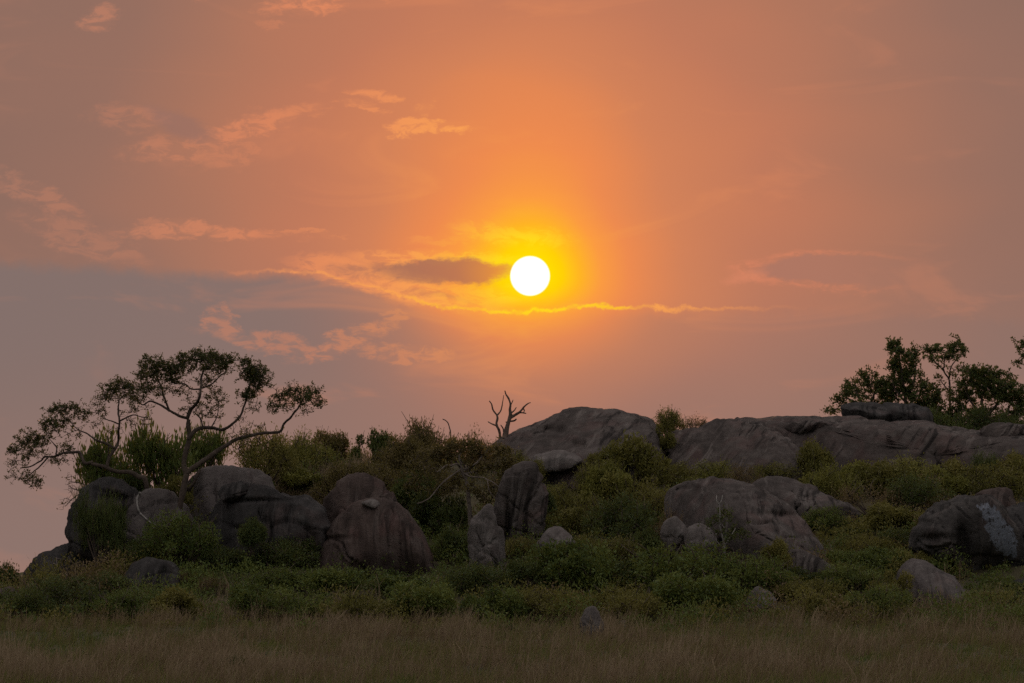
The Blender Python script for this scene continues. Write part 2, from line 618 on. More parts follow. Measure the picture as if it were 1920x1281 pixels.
def salt_patch(N, co, c):
    # pale scar running down from the brow of the boulder: irregular band with ragged border and cracks
    x, y, z = N.xyz(co)
    nz, col_ = N.noise(co, 2.6, 7.0, 0.75)
    nx, ny, nz2 = N.xyz(col_)
    X = N.add(x, N.mul(N.sub(nx, 0.5), 1.1))
    Z = N.add(z, N.mul(N.sub(ny, 0.5), 1.1))
    tt = N.lin(Z, SALT_A[1], SALT_B[1])          # 0 at the top end, 1 at the foot
    cx = N.lin(tt, 0.0, 1.0, SALT_A[0], SALT_B[0])
    half = N.ramp(tt, [(0.0, (0.30,) * 3), (0.3, (0.40,) * 3), (0.7, (0.46,) * 3), (1.0, (0.20,) * 3)])
    inside = N.sstep(N.sub(N.m('ABSOLUTE', N.sub(X, cx)), half), 0.02, -0.02)
    ends = N.mul(N.sstep(Z, SALT_A[1] + 0.10, SALT_A[1]), N.sstep(Z, SALT_B[1] - 0.10, SALT_B[1]))
    vor = N.new('ShaderNodeTexVoronoi', feature='DISTANCE_TO_EDGE')
    N.link(co, vor.inputs['Vector'])
    vor.inputs['Scale'].default_value = 2.3
    crack = N.sstep(vor.outputs['Distance'], 0.0, 0.02, 0.5, 1.0)
    mott = N.sstep(N.noise(co, 5.5, 6.0, 0.7)[0], 0.40, 0.45, 0.1, 1.0)
    return N.mix(N.mul(inside, ends, crack, mott), c, N.ramp(nz, [(0.3, (0.10, 0.112, 0.135)), (0.7, (0.185, 0.20, 0.235))]))


SALT_A, SALT_B = (0.10, 0.92), (0.98, -0.68)
M['rock_scar'] = rock_material('rock_scar', (0.022, 0.020, 0.019), (0.050, 0.045, 0.042), (0.105, 0.094, 0.086), 0.7, 0.2, patch=salt_patch)

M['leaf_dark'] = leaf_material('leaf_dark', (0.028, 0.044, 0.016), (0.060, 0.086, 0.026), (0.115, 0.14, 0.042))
M['leaf_green'] = leaf_material('leaf_green', (0.040, 0.066, 0.017), (0.092, 0.130, 0.031), (0.175, 0.20, 0.052))
M['leaf_olive'] = leaf_material('leaf_olive', (0.068, 0.072, 0.019), (0.150, 0.142, 0.036), (0.235, 0.20, 0.06))
M['leaf_yellow'] = leaf_material('leaf_yellow', (0.090, 0.098, 0.022), (0.185, 0.185, 0.042), (0.28, 0.25, 0.07))
M['leaf_brown'] = leaf_material('leaf_brown', (0.080, 0.052, 0.028), (0.155, 0.105, 0.056), (0.23, 0.165, 0.09))
M['leaf_russet'] = leaf_material('leaf_russet', (0.062, 0.052, 0.020), (0.130, 0.102, 0.038), (0.20, 0.15, 0.065))
M['leaf_tree'] = leaf_material('leaf_tree', (0.018, 0.026, 0.011), (0.040, 0.054, 0.019), (0.078, 0.092, 0.030))
M['bark'] = bark_material('bark', (0.045, 0.032, 0.026), (0.10, 0.075, 0.058))
M['bark_pale'] = bark_material('bark_pale', (0.09, 0.07, 0.058), (0.22, 0.18, 0.155), 9.0)
M['bark_dead'] = bark_material('bark_dead', (0.07, 0.045, 0.036), (0.16, 0.115, 0.09), 4.0)
M['root_white'] = bark_material('root_white', (0.16, 0.145, 0.13), (0.32, 0.30, 0.28), 9.0)
M['twig'] = bark_material('twig', (0.05, 0.037, 0.03), (0.09, 0.066, 0.05))


def grass_material(name, stops):
    m, N, b = principled(name)
    a = N.new('ShaderNodeAttribute', attribute_name='tint').outputs['Fac']
    c = N.ramp(a, stops)
    N.link(c, b.inputs['Base Color'])
    b.inputs['Roughness'].default_value = 0.7
    tr = N.new('ShaderNodeBsdfTranslucent')
    N.link(c, tr.inputs['Color'])
    mx = N.new('ShaderNodeMixShader')
    mx.inputs[0].default_value = 0.35
    N.link(b.outputs[0], mx.inputs[1])
    N.link(tr.outputs[0], mx.inputs[2])
    N.link(mx.outputs[0], m.node_tree.nodes['Material Output'].inputs['Surface'])
    return m


M['grass'] = grass_material('grass', [(0.0, (0.090, 0.120, 0.026)), (0.25, (0.155, 0.160, 0.040)), (0.5, (0.185, 0.150, 0.062)),
                                      (0.75, (0.175, 0.118, 0.070)), (1.0, (0.28, 0.21, 0.13))])
m, N_, b_ = principled('soil')
co_ = N_.new('ShaderNodeTexCoord').outputs['Object']
n1, _ = N_.noise(co_, 0.25, 6.0, 0.6)
n2, _ = N_.noise(co_, 3.0, 5.0, 0.7)
N_.link(N_.ramp(N_.add(N_.mul(n1, 0.6), N_.mul(n2, 0.4)), [(0.3, (0.030, 0.032, 0.014)), (0.55, (0.065, 0.055, 0.028)), (0.8, (0.11, 0.085, 0.05))]), b_.inputs['Base Color'])
b_.inputs['Roughness'].default_value = 0.95
M['soil'] = m

# ------------------------------------------------------------------ terrain: plain and the rise of the kopje, one sheet
ctrl = []                          # (px, row, D): ground seen at that pixel at that distance


def ctl(row, D, pxs):
    for p in pxs:
        ctrl.append(tuple(P(p, row, D)))


ctl(1292, 95, (-500, 100, 700, 1300, 1900, 2500))
ctl(1225, 109, (-500, 100, 700, 1300, 1900, 2500))
ctl(1166, 124, (-400, 0, 400, 800, 1200, 1600, 2000, 2400))
ctl(1150, 140, (-420, -150))
ctl(1135, 131, (20, 120))
ctl(1122, 138, (0,))
ctl(1112, 131, (250, 500, 800, 1100, 1400, 1700, 2000, 2300))
ctl(1072, 134, (220, 450, 700, 950, 1200, 1450, 1700, 1950))
ctl(1080, 137, (130,))
ctl(1010, 139, (270, 500, 750, 1000, 1250, 1500, 1750, 2000))
ctl(960, 144, (1000, 1250, 1500, 1750, 2000))
ctl(925, 144, (480, 600, 760))
ctl(916, 149, (1000, 1230, 1480, 1720, 1960))
ctl(880, 149, (540, 640, 780))
ctl(885, 149, (900,))
ctl(890, 154, (1150, 1330, 1560, 1780, 2000))
ctl(872, 154, (640, 780, 930))
ctl(868, 160, (780, 930, 1150, 1330, 1560, 1780, 2050))
ctl(850, 170, (1150, 1400, 1700, 2000))
ctl(950, 142.5, (265, 330, 400))
ctl(1088, 143, (90,))
ctl(822, 158, (1245, 1300))
ctl(1000, 156, (330,))
ctl(1075, 150, (150,))
ctl(1110, 150, (60, -150, -400))
ctl(1110, 175, (250, 60, -150, -400))
for x in (-22, -12, 0, 12, 24):
    ctrl.append((x, 200, 2.4 if x > -5 else 1.2))
    ctrl.append((x, 230, 0.8))
for x in (-40, -25, 0, 25, 40):
    ctrl.append((x, 60, -0.4))
    ctrl.append((x, 30, -0.2))
    ctrl.append((x, 260, 0.4))
for y in (95, 125, 150, 180, 220):
    ctrl.append((-42, y, 0.6))
    ctrl.append((48, y, 1.6))
ctrl = np.array(ctrl)


def tps_k(r2):
    return np.where(r2 > 1e-9, r2 * np.log(np.maximum(r2, 1e-9)), 0.0)


_c = ctrl[:, :2] / 30.0
_n = len(_c)
_K = tps_k(((_c[:, None] - _c[None]) ** 2).sum(-1)) + np.eye(_n) * 0.002
_Pm = np.hstack([np.ones((_n, 1)), _c])
_A = np.block([[_K, _Pm], [_Pm.T, np.zeros((3, 3))]])
_w = np.linalg.solve(_A, np.concatenate([ctrl[:, 2], np.zeros(3)]))


def ground_z(x, y):
    x = np.asarray(x, dtype=float)
    y = np.asarray(y, dtype=float)
    sh = np.broadcast(x, y).shape
    q = np.stack([np.broadcast_to(x, sh).ravel(), np.broadcast_to(y, sh).ravel()], -1)
    out = np.empty(len(q))
    for i in range(0, len(q), 20000):
        s = q[i:i + 20000] / 30.0
        out[i:i + 20000] = tps_k(((s[:, None] - _c[None]) ** 2).sum(-1)) @ _w[:_n] + _w[_n] + s @ _w[_n + 1:]
    # far out the sheet settles into the level plain
    dx = np.maximum(np.abs(q[:, 0]) - 38, 0) / 25
    dy = np.maximum(q[:, 1] - 235, 0) / 40 + np.maximum(40 - q[:, 1], 0) / 25
    k = np.clip(1 - np.sqrt(dx ** 2 + dy ** 2), 0, 1)
    k = k * k * (3 - 2 * k)
    out = out * k + (1 - k) * 0.2
    out += 0.10 * fbm(np.stack([q[:, 0] * 0.35, q[:, 1] * 0.35, q[:, 0] * 0], -1), 5, 3) * k
    return out.reshape(sh)


def ground_at(px, row, lo=88.0, hi=185.0):
    """first place where the line of sight through (px,row) meets the ground"""
    Ds = np.linspace(lo, hi, 260)
    pts = np.array([P(px, row, D) for D in Ds])
    below = pts[:, 2] <= ground_z(pts[:, 0], pts[:, 1])
    if not below.any():
        i = int(np.argmin(pts[:, 2] - ground_z(pts[:, 0], pts[:, 1])))
    else:
        i = int(np.argmax(below))
    return pts[i]


def build_ground():
    def axis(parts):
        out = []
        for a, b, s in parts:
            out += list(np.arange(a, b, s))
        return np.array(out + [parts[-1][1]])
    xs = axis([(-3000, -600, 600), (-600, -60, 60), (-60, -32, 2), (-32, 34, 0.4), (34, 60, 2), (60, 600, 60), (600, 3000, 600)])
    ys = axis([(-300, -20, 40), (-20, 84, 4), (84, 190, 0.4), (190, 260, 5), (260, 1000, 80), (1000, 5000, 500)])
    X, Y = np.meshgrid(xs, ys)
    Z = ground_z(X, Y)
    v = np.stack([X, Y, Z], -1).reshape(-1, 3)
    nx = len(xs)
    i, j = np.meshgrid(np.arange(len(ys) - 1), np.arange(nx - 1), indexing='ij')
    a = (i * nx + j).ravel()
    f = np.stack([a, a + 1, a + nx + 1, a + nx], -1)
    obj('ground', mesh_from('ground', v, f, 4, smooth=True, mat=M['soil']), kind='structure')


build_ground()


# ------------------------------------------------------------------ boulders
from mathutils.bvhtree import BVHTree
SOLID = []


def surf_at(px, row, default=None):
    """distance along the plain of the nearest rock seen at that pixel"""
    o = Vector((0, 0, CAMZ))
    d = (Vector(P(px, row, 100.0)) - o).normalized()
    best = None
    for tree_, org in SOLID:
        hit = tree_.ray_cast(o - org, d)
        if hit[0] is not None:
            yy = hit[0].y + org.y
            best = yy if best is None else min(best, yy)
    return best if best is not None else default


def boulder(name, label, outline, D, T, mat, lean=0.0, c=None, seed=0, lump=0.05, p=0.8, group=None, cat='boulder', m_=None, k_=None, dents=(), facets=6, fissures=4):
    """a rounded rock whose outline in the photograph is given in pixels; D distance of its middle, T half its depth in metres"""
    ext = np.ptp(np.array(outline), axis=0).max()
    m_ = m_ or int(np.clip(ext * 1.0, 60, 190)) // 2 * 2
    k_ = k_ or int(np.clip(ext * 0.45, 28, 76))
    o = catmull(outline, m_, closed=True)
    o = o + 0.022 * math.sqrt(ext * 60) * np.stack([fbm(np.stack([o[:, 0] * 0.045, o[:, 1] * 0.045, np.full(len(o), seed + 7.0 * k)], -1), seed + k, 4, 0.6) for k in (1, 2)], -1) * (1.6 if ext < 300 else 0.8)
    ctr = np.array(c if c is not None else o.mean(0) + np.array([0, 0.10 * np.ptp(o[:, 1])]), dtype=float)
    phi = np.linspace(-math.pi / 2, math.pi / 2, k_ + 2)[1:-1]
    s = px_m(D)
    O = P(ctr[0], ctr[1], D)
    rel = np.stack([(o[:, 0] - ctr[0]) * s, (ctr[1] - o[:, 1]) * s], -1)          # x, z about the middle
    cs = np.cos(phi)[:, None, None] ** p
    xz = rel[None] * cs
    yy = np.broadcast_to((T * np.sign(np.sin(phi)) * np.abs(np.sin(phi)) ** 0.9)[:, None], xz.shape[:2])
    v = np.stack([xz[..., 0], yy, xz[..., 1]], -1).reshape(-1, 3)
    v = np.vstack([v, [[0, -T, 0]], [[0, T, 0]]])
    size = math.sqrt(abs(np.ptp(rel[:, 0]) * np.ptp(rel[:, 1])))
    # weathering: broad lumps, hollows, shallow sheet ledges
    nrm = v / np.maximum(np.linalg.norm(v / np.array([np.ptp(rel[:, 0]), 2 * T, np.ptp(rel[:, 1])]), axis=1, keepdims=True), 1e-6)
    nrm /= np.array([np.ptp(rel[:, 0]), 2 * T, np.ptp(rel[:, 1])]) ** 2
    nrm /= np.maximum(np.linalg.norm(nrm, axis=1, keepdims=True), 1e-9)
    q = v + O
    n1 = fbm(q * (1.6 / size), seed, 3)
    n2 = fbm(q * (4.5 / size), seed + 9, 4)
    n3 = fbm(q * 4.0, seed + 21, 3)
    # sheets that peel off in shells leave ledges; joints leave dark cracks
    tr = fbm(q * np.array([1.0, 1.0, 0.8]) * (1.5 / size) + 3, seed + 50, 3) * 2.2
    fl = tr - np.floor(tr)
    sheet = np.floor(tr) + np.clip((fl - 0.86) / 0.14, 0, 1)
    ridge = 1 - np.abs(fbm(q * np.array([1.7, 1.7, 1.3]) * (1.3 / size) + 5, seed + 33, 4, 0.55))
    crack = np.clip((ridge - 0.945) / 0.055, 0, 1) ** 1.5
    front = np.clip(-v[:, 1] / T + 0.15, 0, 1) ** 0.5
    disp = lump * size * (0.6 * n1 + 0.30 * n2) * (0.35 + 0.65 * front) + 0.02 * n3 - crack * 0.035 * size * front + 0.022 * size * sheet * front
    v = v + nrm * disp[:, None]
    # split faces: shave the front with a few soft planes
    fr_ = np.random.default_rng(seed + 500)
    half = np.array([np.ptp(rel[:, 0]) / 2, T, np.ptp(rel[:, 1]) / 2])
    for _ in range(facets):
        nn = np.array([fr_.normal() * 0.75, -1.0, fr_.normal() * 0.6 + 0.15])
        nn /= np.linalg.norm(nn)
        h = fr_.uniform(0.62, 0.88)
        over = (v / half) @ nn - h
        k = 0.022
        over = k * np.log1p(np.exp(np.clip(over / k, -40, 40)))
        v = v - nn * half * (over * 0.85)[:, None]
    # joints: wandering planes that cut a narrow groove and shift one side a little
    for _ in range(fissures):
        nn = np.array([fr_.normal(), fr_.normal() * 0.35, fr_.normal() * 0.8])
        nn /= np.linalg.norm(nn)
        off = fr_.uniform(-0.45, 0.45) * size * 0.6
        dist = v @ nn - off + 0.10 * size * fbm(q * (2.2 / size), seed + 70, 3)
        live = np.clip(fbm(q * (1.3 / size), seed + 81 + _, 2) + 0.55, 0, 1)
        wdt = max(0.035, 0.012 * size)
        v = v - nrm * (np.exp(-(dist / wdt) ** 2) * min(0.16, 0.05 * size) * front * live)[:, None]
        v = v + nrm * (np.where(dist > 0, 1.0, 0.0) * fr_.uniform(0.01, 0.03) * min(size, 2.5) * front)[:, None]
    for (dx, dz, rx, rz, depth) in dents:      # hollows: pixel position, radii, depth in metres
        ex = ((v[:, 0] / s + ctr[0] - dx) / rx) ** 2 + ((ctr[1] - v[:, 2] / s - dz) / rz) ** 2
        v[:, 1] += depth * np.exp(-ex) * (v[:, 1] < 0)
    v[:, 1] += lean * v[:, 2]
    n = m_
    i, j = np.meshgrid(np.arange(k_ - 1), np.arange(n), indexing='ij')
    j2 = (j + 1) % n
    f = np.stack([i * n + j, i * n + j2, (i + 1) * n + j2, (i + 1) * n + j], -1).reshape(-1, 4)
    caps = []
    fr, bk = k_ * n, k_ * n + 1
    for jj in range(0, n, 2):
        caps.append((fr, (jj + 2) % n, jj + 1, jj))
        b0 = (k_ - 1) * n
        caps.append((bk, b0 + jj, b0 + jj + 1, b0 + (jj + 2) % n))
    f = np.vstack([f, np.array(caps)])
    me = mesh_from(name, v, f, 4, smooth=True, mat=mat)
    ob = obj(name, me, None, O, label=label, category=cat)
    if group:
        ob['group'] = group
    SOLID.append((BVHTree.FromPolygons([tuple(q) for q in v], [tuple(int(k) for k in q) for q in f]), Vector(O)))
    return ob

# ---- the ridge
boulder('rock_dome', 'broad smooth granite dome on the ridge right of the dead tree',
        [(905, 850), (935, 826), (965, 811), (1000, 797), (1035, 784), (1062, 773), (1100, 769), (1140, 769), (1180, 775), (1205, 780), (1228, 793), (1243, 826),
         (1240, 900), (1195, 965), (1110, 975), (1000, 955), (915, 910)],
        156, 9.0, M['rock_slab'], lean=1.6, c=(1095, 870), seed=3, lump=0.022, p=0.7, facets=2, fissures=2,
        dents=((1025, 812, 16, 6, 0.5), (1050, 818, 10, 12, 0.5), (1080, 842, 26, 5, 0.35)))
boulder('rock_whaleback', 'long streaked granite whaleback along the right ridge below the trees',
        [(1330, 830), (1345, 800), (1370, 788), (1400, 785), (1460, 782), (1540, 780), (1650, 784), (1750, 787), (1790, 794), (1830, 802), (1880, 801), (1960, 806), (2060, 815),
         (2110, 860), (2090, 950), (1900, 975), (1650, 978), (1450, 970), (1345, 910)],
        160, 10.0, M['rock_slab'], lean=1.7, c=(1690, 870), seed=11, lump=0.018, p=0.6, m_=180, k_=60, facets=2, fissures=2,
        dents=((1560, 815, 26, 30, 0.7), (1690, 830, 16, 40, 0.5), (1780, 835, 22, 34, 0.7), (1640, 835, 10, 34, 0.3)))
boulder('rock_shoulder', 'purplish rock shoulder sloping down at the left end of the whaleback',
        [(1240, 850), (1248, 826), (1262, 808), (1285, 802), (1305, 802), (1325, 793), (1350, 787), (1390, 786), (1430, 795), (1470, 820), (1500, 850), (1515, 905), (1470, 945), (1340, 945), (1255, 915)],
        154, 5.0, M['rock_slab'], lean=1.3, c=(1360, 855), seed=17, lump=0.03, p=0.7, facets=2, fissures=2, dents=((1340, 830, 14, 26, 0.4), (1400, 840, 12, 26, 0.35)))
boulder('boulder', 'low lens-shaped boulder lying on the whaleback slope below the ridge line',
        [(1468, 803), (1480, 794), (1510, 790), (1540, 793), (1555, 803), (1550, 813), (1520, 818), (1485, 814)], surf_at(1510, 806, 152.5) + 0.5, 0.9, M['rock_slab'], seed=5, lump=0.06)
boulder('boulder', 'flat overhanging slab with shadowed underside on the right ridge crest',
        [(1577, 768), (1580, 757), (1600, 753), (1640, 753), (1662, 756), (1672, 770), (1670, 796), (1640, 800), (1600, 796), (1580, 788)], 163.2, 1.3, M['rock_dark'], seed=8, lump=0.07, p=0.55)
boulder('boulder', 'long low block on the ridge crest under the tall leafy tree',
        [(1655, 772), (1662, 758), (1690, 756), (1725, 759), (1742, 770), (1744, 800), (1700, 806), (1660, 800)], 163.8, 1.4, M['rock_dark'], seed=9, lump=0.06, p=0.55)
boulder('boulder', 'smooth low hump at the right end of the ridge below the dense tree',
        [(1838, 808), (1855, 798), (1880, 795), (1905, 798), (1940, 806), (1950, 825), (1890, 830), (1845, 824)], surf_at(1890, 815, 154.5) + 0.7, 1.5, M['rock_slab'], seed=10, lump=0.04)
boulder('boulder', 'pillow-shaped boulder perched below the ridge dome',
        [(996, 866), (1003, 853), (1025, 846), (1055, 845), (1078, 850), (1088, 862), (1084, 872), (1060, 884), (1030, 889), (1005, 884)], min(surf_at(1040, r_, 147.5) for r_ in (850, 862, 876)) - 0.5, 1.0, M['rock_light'], seed=12, lump=0.03, c=(1042, 876), lean=0.9, facets=1, fissures=0)

# ---- left group
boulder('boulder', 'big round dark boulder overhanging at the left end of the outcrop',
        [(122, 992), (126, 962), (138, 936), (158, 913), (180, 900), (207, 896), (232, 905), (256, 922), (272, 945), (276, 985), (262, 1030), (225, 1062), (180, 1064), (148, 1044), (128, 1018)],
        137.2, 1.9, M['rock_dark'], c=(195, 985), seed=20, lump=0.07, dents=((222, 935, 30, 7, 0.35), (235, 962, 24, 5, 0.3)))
boulder('boulder', 'grey rounded boulder with a white root lying across it',
        [(226, 1000), (236, 960), (254, 930), (280, 918), (312, 918), (336, 930), (356, 955), (366, 1000), (345, 1050), (262, 1055)],
        136.4, 1.3, M['rock_pale'], seed=22, lump=0.05)
boulder('boulder', 'large pale boulder with flat top behind the leaning tree trunk',
        [(322, 1000), (330, 945), (348, 905), (370, 884), (395, 877), (440, 876), (480, 879), (510, 900), (520, 960), (490, 1030), (380, 1040)],
        140.5, 1.9, M['rock_pale'], seed=23, lump=0.03, p=0.6)
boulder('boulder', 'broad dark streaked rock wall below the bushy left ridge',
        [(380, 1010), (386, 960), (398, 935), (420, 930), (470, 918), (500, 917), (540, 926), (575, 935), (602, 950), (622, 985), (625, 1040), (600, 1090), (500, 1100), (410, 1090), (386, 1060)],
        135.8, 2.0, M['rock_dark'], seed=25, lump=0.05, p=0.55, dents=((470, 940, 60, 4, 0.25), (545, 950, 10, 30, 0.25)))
boulder('boulder', 'dark cap stone sitting on top of the streaked rock wall',
        [(409, 922), (418, 911), (440, 905), (465, 906), (482, 913), (484, 924), (470, 934), (440, 940), (418, 934)], surf_at(447, 934, 135.2) + 0.35, 0.8, M['rock_dark'], seed=26, lump=0.05)
boulder('boulder', 'low flat slab at the left foot of the outcrop with twigs lying on it',
        [(40, 1085), (58, 1058), (85, 1038), (115, 1021), (140, 1016), (175, 1030), (205, 1060), (205, 1100), (150, 1120), (80, 1115)], 137.8, 1.5, M['rock_dark'], seed=27, lump=0.05)
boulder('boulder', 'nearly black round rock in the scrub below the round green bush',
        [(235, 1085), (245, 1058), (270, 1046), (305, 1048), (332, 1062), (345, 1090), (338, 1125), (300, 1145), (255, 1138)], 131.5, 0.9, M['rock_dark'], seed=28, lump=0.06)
boulder('boulder', 'small dry rock half hidden in grass at the far left edge',
        [(-25, 1125), (-10, 1106), (12, 1101), (32, 1108), (40, 1128), (20, 1145), (-15, 1145)], 127.5, 0.5, M['rock_warm'], seed=29)

# ---- centre
boulder('boulder', 'tall rounded brown rock behind the big reddish dome of the centre left',
        [(598, 985), (612, 945), (636, 910), (662, 892), (692, 892), (718, 912), (740, 945), (752, 985), (725, 1030), (630, 1030)], 138.5, 1.4, M['rock_warm'], seed=30, lump=0.06)
boulder('boulder', 'big reddish-brown domed boulder low in the centre left',
        [(590, 1020), (612, 988), (645, 962), (682, 946), (712, 942), (750, 950), (783, 976), (802, 1015), (812, 1060), (804, 1100), (740, 1120), (660, 1118), (604, 1080)],
        134.6, 1.9, M['rock_warm'], c=(715, 1030), seed=31, lump=0.08, dents=((648, 985, 10, 26, 0.3), (672, 1010, 8, 30, 0.35), (625, 1010, 30, 5, 0.3)))
boulder('boulder', 'small pale cap stone balanced on the reddish dome',
        [(678, 946), (686, 939), (700, 937), (711, 942), (708, 950), (690, 952)], surf_at(695, 952, 133.9) + 0.1, 0.35, M['rock_light'], seed=32)
boulder('boulder', 'small brown block wedged behind the reddish dome top',
        [(704, 948), (712, 932), (728, 926), (738, 926), (746, 948), (738, 965), (712, 962)], 135.6, 0.5, M['rock_warm'], seed=33, p=0.5)
boulder('boulder', 'pale finger-shaped standing stone in front of the tall slab',
        [(876, 1010), (882, 976), (898, 957), (912, 946), (926, 948), (930, 970), (932, 986), (944, 1000), (951, 1030), (952, 1070), (925, 1085), (888, 1078)],
        133.4, 0.62, M['rock_light'], c=(912, 1025), seed=34, lump=0.05, p=0.6)
boulder('boulder', 'tall upright slab with a crack, beside the pale-limbed shrub',
        [(926, 975), (932, 930), (944, 898), (962, 878), (982, 869), (1000, 873), (1011, 893), (1016, 930), (1018, 975), (1014, 1015), (990, 1035), (950, 1035), (928, 1015)],
        137.0, 0.9, M['rock_dome'], seed=35, lump=0.05, p=0.6, dents=((952, 985, 5, 40, 0.4),), facets=3)
boulder('boulder', 'small pale faceted rock behind the round bush in the centre',
        [(1006, 1020), (1015, 1003), (1030, 990), (1048, 988), (1062, 998), (1076, 1014), (1072, 1040), (1040, 1050), (1012, 1045)], 134.2, 0.6, M['rock_light'], seed=36, lump=0.08, p=0.5)
boulder('boulder', 'left and smaller of two pale rocks against the big bare dome',
        [(1243, 992), (1250, 978), (1266, 971), (1280, 976), (1290, 988), (1290, 1020), (1262, 1035), (1244, 1020)], 133.4, 0.4, M['rock_light'], seed=37, lump=0.07, p=0.6)
boulder('boulder', 'right and taller of two pale rocks against the big bare dome',
        [(1286, 1003), (1296, 988), (1315, 981), (1328, 985), (1338, 1002), (1341, 1030), (1332, 1055), (1302, 1055), (1288, 1025)], 132.6, 0.5, M['rock_light'], seed=38, lump=0.07, p=0.6)

# ---- right
boulder('rock_dome', 'big bare grey dome with dark streaks and a ledge, right of centre',
        [(1244, 950), (1250, 922), (1275, 902), (1312, 894), (1350, 892), (1385, 899), (1420, 914), (1455, 930), (1485, 949), (1512, 975), (1535, 1012), (1556, 1048), (1570, 1080),
         (1560, 1105), (1470, 1110), (1380, 1080), (1310, 1040), (1256, 985)],
        137, 3.6, M['rock_dome'], lean=0.9, c=(1400, 1005), seed=41, lump=0.035, facets=3, fissures=3,
        dents=((1305, 925, 9, 20, 0.35), (1270, 915, 22, 4, 0.25), (1470, 966, 52, 6, 0.45), (1530, 1040, 12, 40, 0.4), (1372, 940, 10, 8, 0.25)))
boulder('boulder', 'smooth apron of rock at the lower right foot of the bare dome',
        [(1440, 1065), (1455, 1040), (1480, 1030), (1515, 1040), (1550, 1060), (1585, 1078), (1590, 1100), (1540, 1115), (1460, 1105)], 132.6, 1.0, M['rock_dome'], seed=42, lump=0.05)
boulder('boulder', 'dark tapering slab behind the bare dome on the right slope',
        [(1412, 915), (1428, 899), (1455, 893), (1488, 895), (1512, 908), (1540, 924), (1575, 938), (1605, 955), (1622, 978), (1610, 1000), (1540, 1000), (1450, 960)],
        143.0, 2.0, M['rock_dome'], lean=0.9, c=(1510, 950), seed=43, lump=0.05)
SALT_REF = (1830, 1005)
boulder('boulder', 'large dark boulder with a bluish white scar at the right edge',
        [(1704, 1010), (1722, 978), (1748, 952), (1780, 936), (1808, 928), (1840, 929), (1862, 936), (1880, 952), (1900, 985), (1920, 1030), (1925, 1080), (1900, 1110), (1830, 1105), (1760, 1070), (1715, 1040)],
        135.6, 2.4, M['rock_scar'], lean=0.4, c=SALT_REF, seed=45, lump=0.05, facets=2, fissures=2, dents=((1790, 1020, 14, 40, 0.8), (1840, 1070, 50, 30, 0.7), (1735, 1012, 24, 8, 0.4)))
boulder('boulder', 'rounded dark boulder at the right edge beside the scarred one',
        [(1882, 965), (1895, 948), (1920, 940), (1960, 945), (1985, 975), (1985, 1050), (1940, 1090), (1900, 1060), (1886, 1010)], 136.4, 1.5, M['rock_dark'], seed=46, lump=0.06)
boulder('boulder', 'brown rounded top showing behind the white-scarred boulder',
        [(1828, 935), (1840, 920), (1865, 914), (1890, 918), (1906, 938), (1900, 965), (1850, 968)], 139.5, 0.9, M['rock_warm'], seed=47, lump=0.06)
boulder('boulder', 'pale sloping slab with a fine crack low on the right slope',
        [(1684, 1090), (1698, 1064), (1722, 1054), (1755, 1064), (1786, 1086), (1814, 1114), (1840, 1145), (1800, 1175), (1690, 1170)], 130.6, 2.2, M['rock_pale'], lean=0.9, c=(1745, 1120), seed=48, lump=0.03, facets=1, fissures=2)
boulder('boulder', 'dark rock low at the right edge in the scrub',
        [(1880, 1112), (1890, 1094), (1910, 1085), (1945, 1088), (1960, 1115), (1920, 1135)], 132.5, 0.6, M['rock_dark'], seed=49)
boulder('boulder', 'small grey rock at the edge of the dry grass right of centre',
        [(1400, 1128), (1408, 1111), (1424, 1104), (1440, 1108), (1453, 1122), (1450, 1145), (1425, 1150), (1405, 1145)], 126.8, 0.4, M['rock_light'], seed=50, lump=0.06)
boulder('boulder', 'tiny flat stone right of the small grey rock in the grass',
        [(1458, 1146), (1464, 1136), (1474, 1134), (1484, 1140), (1482, 1152), (1466, 1154)], 126.0, 0.2, M['rock_pale'], seed=51)
boulder('boulder', 'small pointed grey stone standing in the dry grass in the centre',
        [(1086, 1174), (1092, 1154), (1102, 1141), (1116, 1140), (1125, 1154), (1133, 1175), (1124, 1205), (1096, 1205)], 117.6, 0.28, M['rock_light'], seed=52, lump=0.08, p=0.55)
boulder('boulder', 'tiny flat stone in the grass right of the pointed grey stone',
        [(1150, 1172), (1158, 1166), (1172, 1163), (1180, 1168), (1176, 1178), (1156, 1180)], 122.0, 0.2, M['rock_pale'], seed=53)


# ------------------------------------------------------------------ trees
def pxpts(pts, D, seed=0, wander=0.5):
    """traced limb -> 3D path with a gentle wander in depth"""
    out = []
    r = np.random.default_rng(seed + 100)
    off = 0.0
    for i, p in enumerate(pts):
        dd = p[2] if len(p) > 2 else off
        out.append(P(p[0], p[1], D + dd))
        off = dd + (r.uniform(-wander, wander) if len(p) <= 2 else 0)
    return np.array(out)


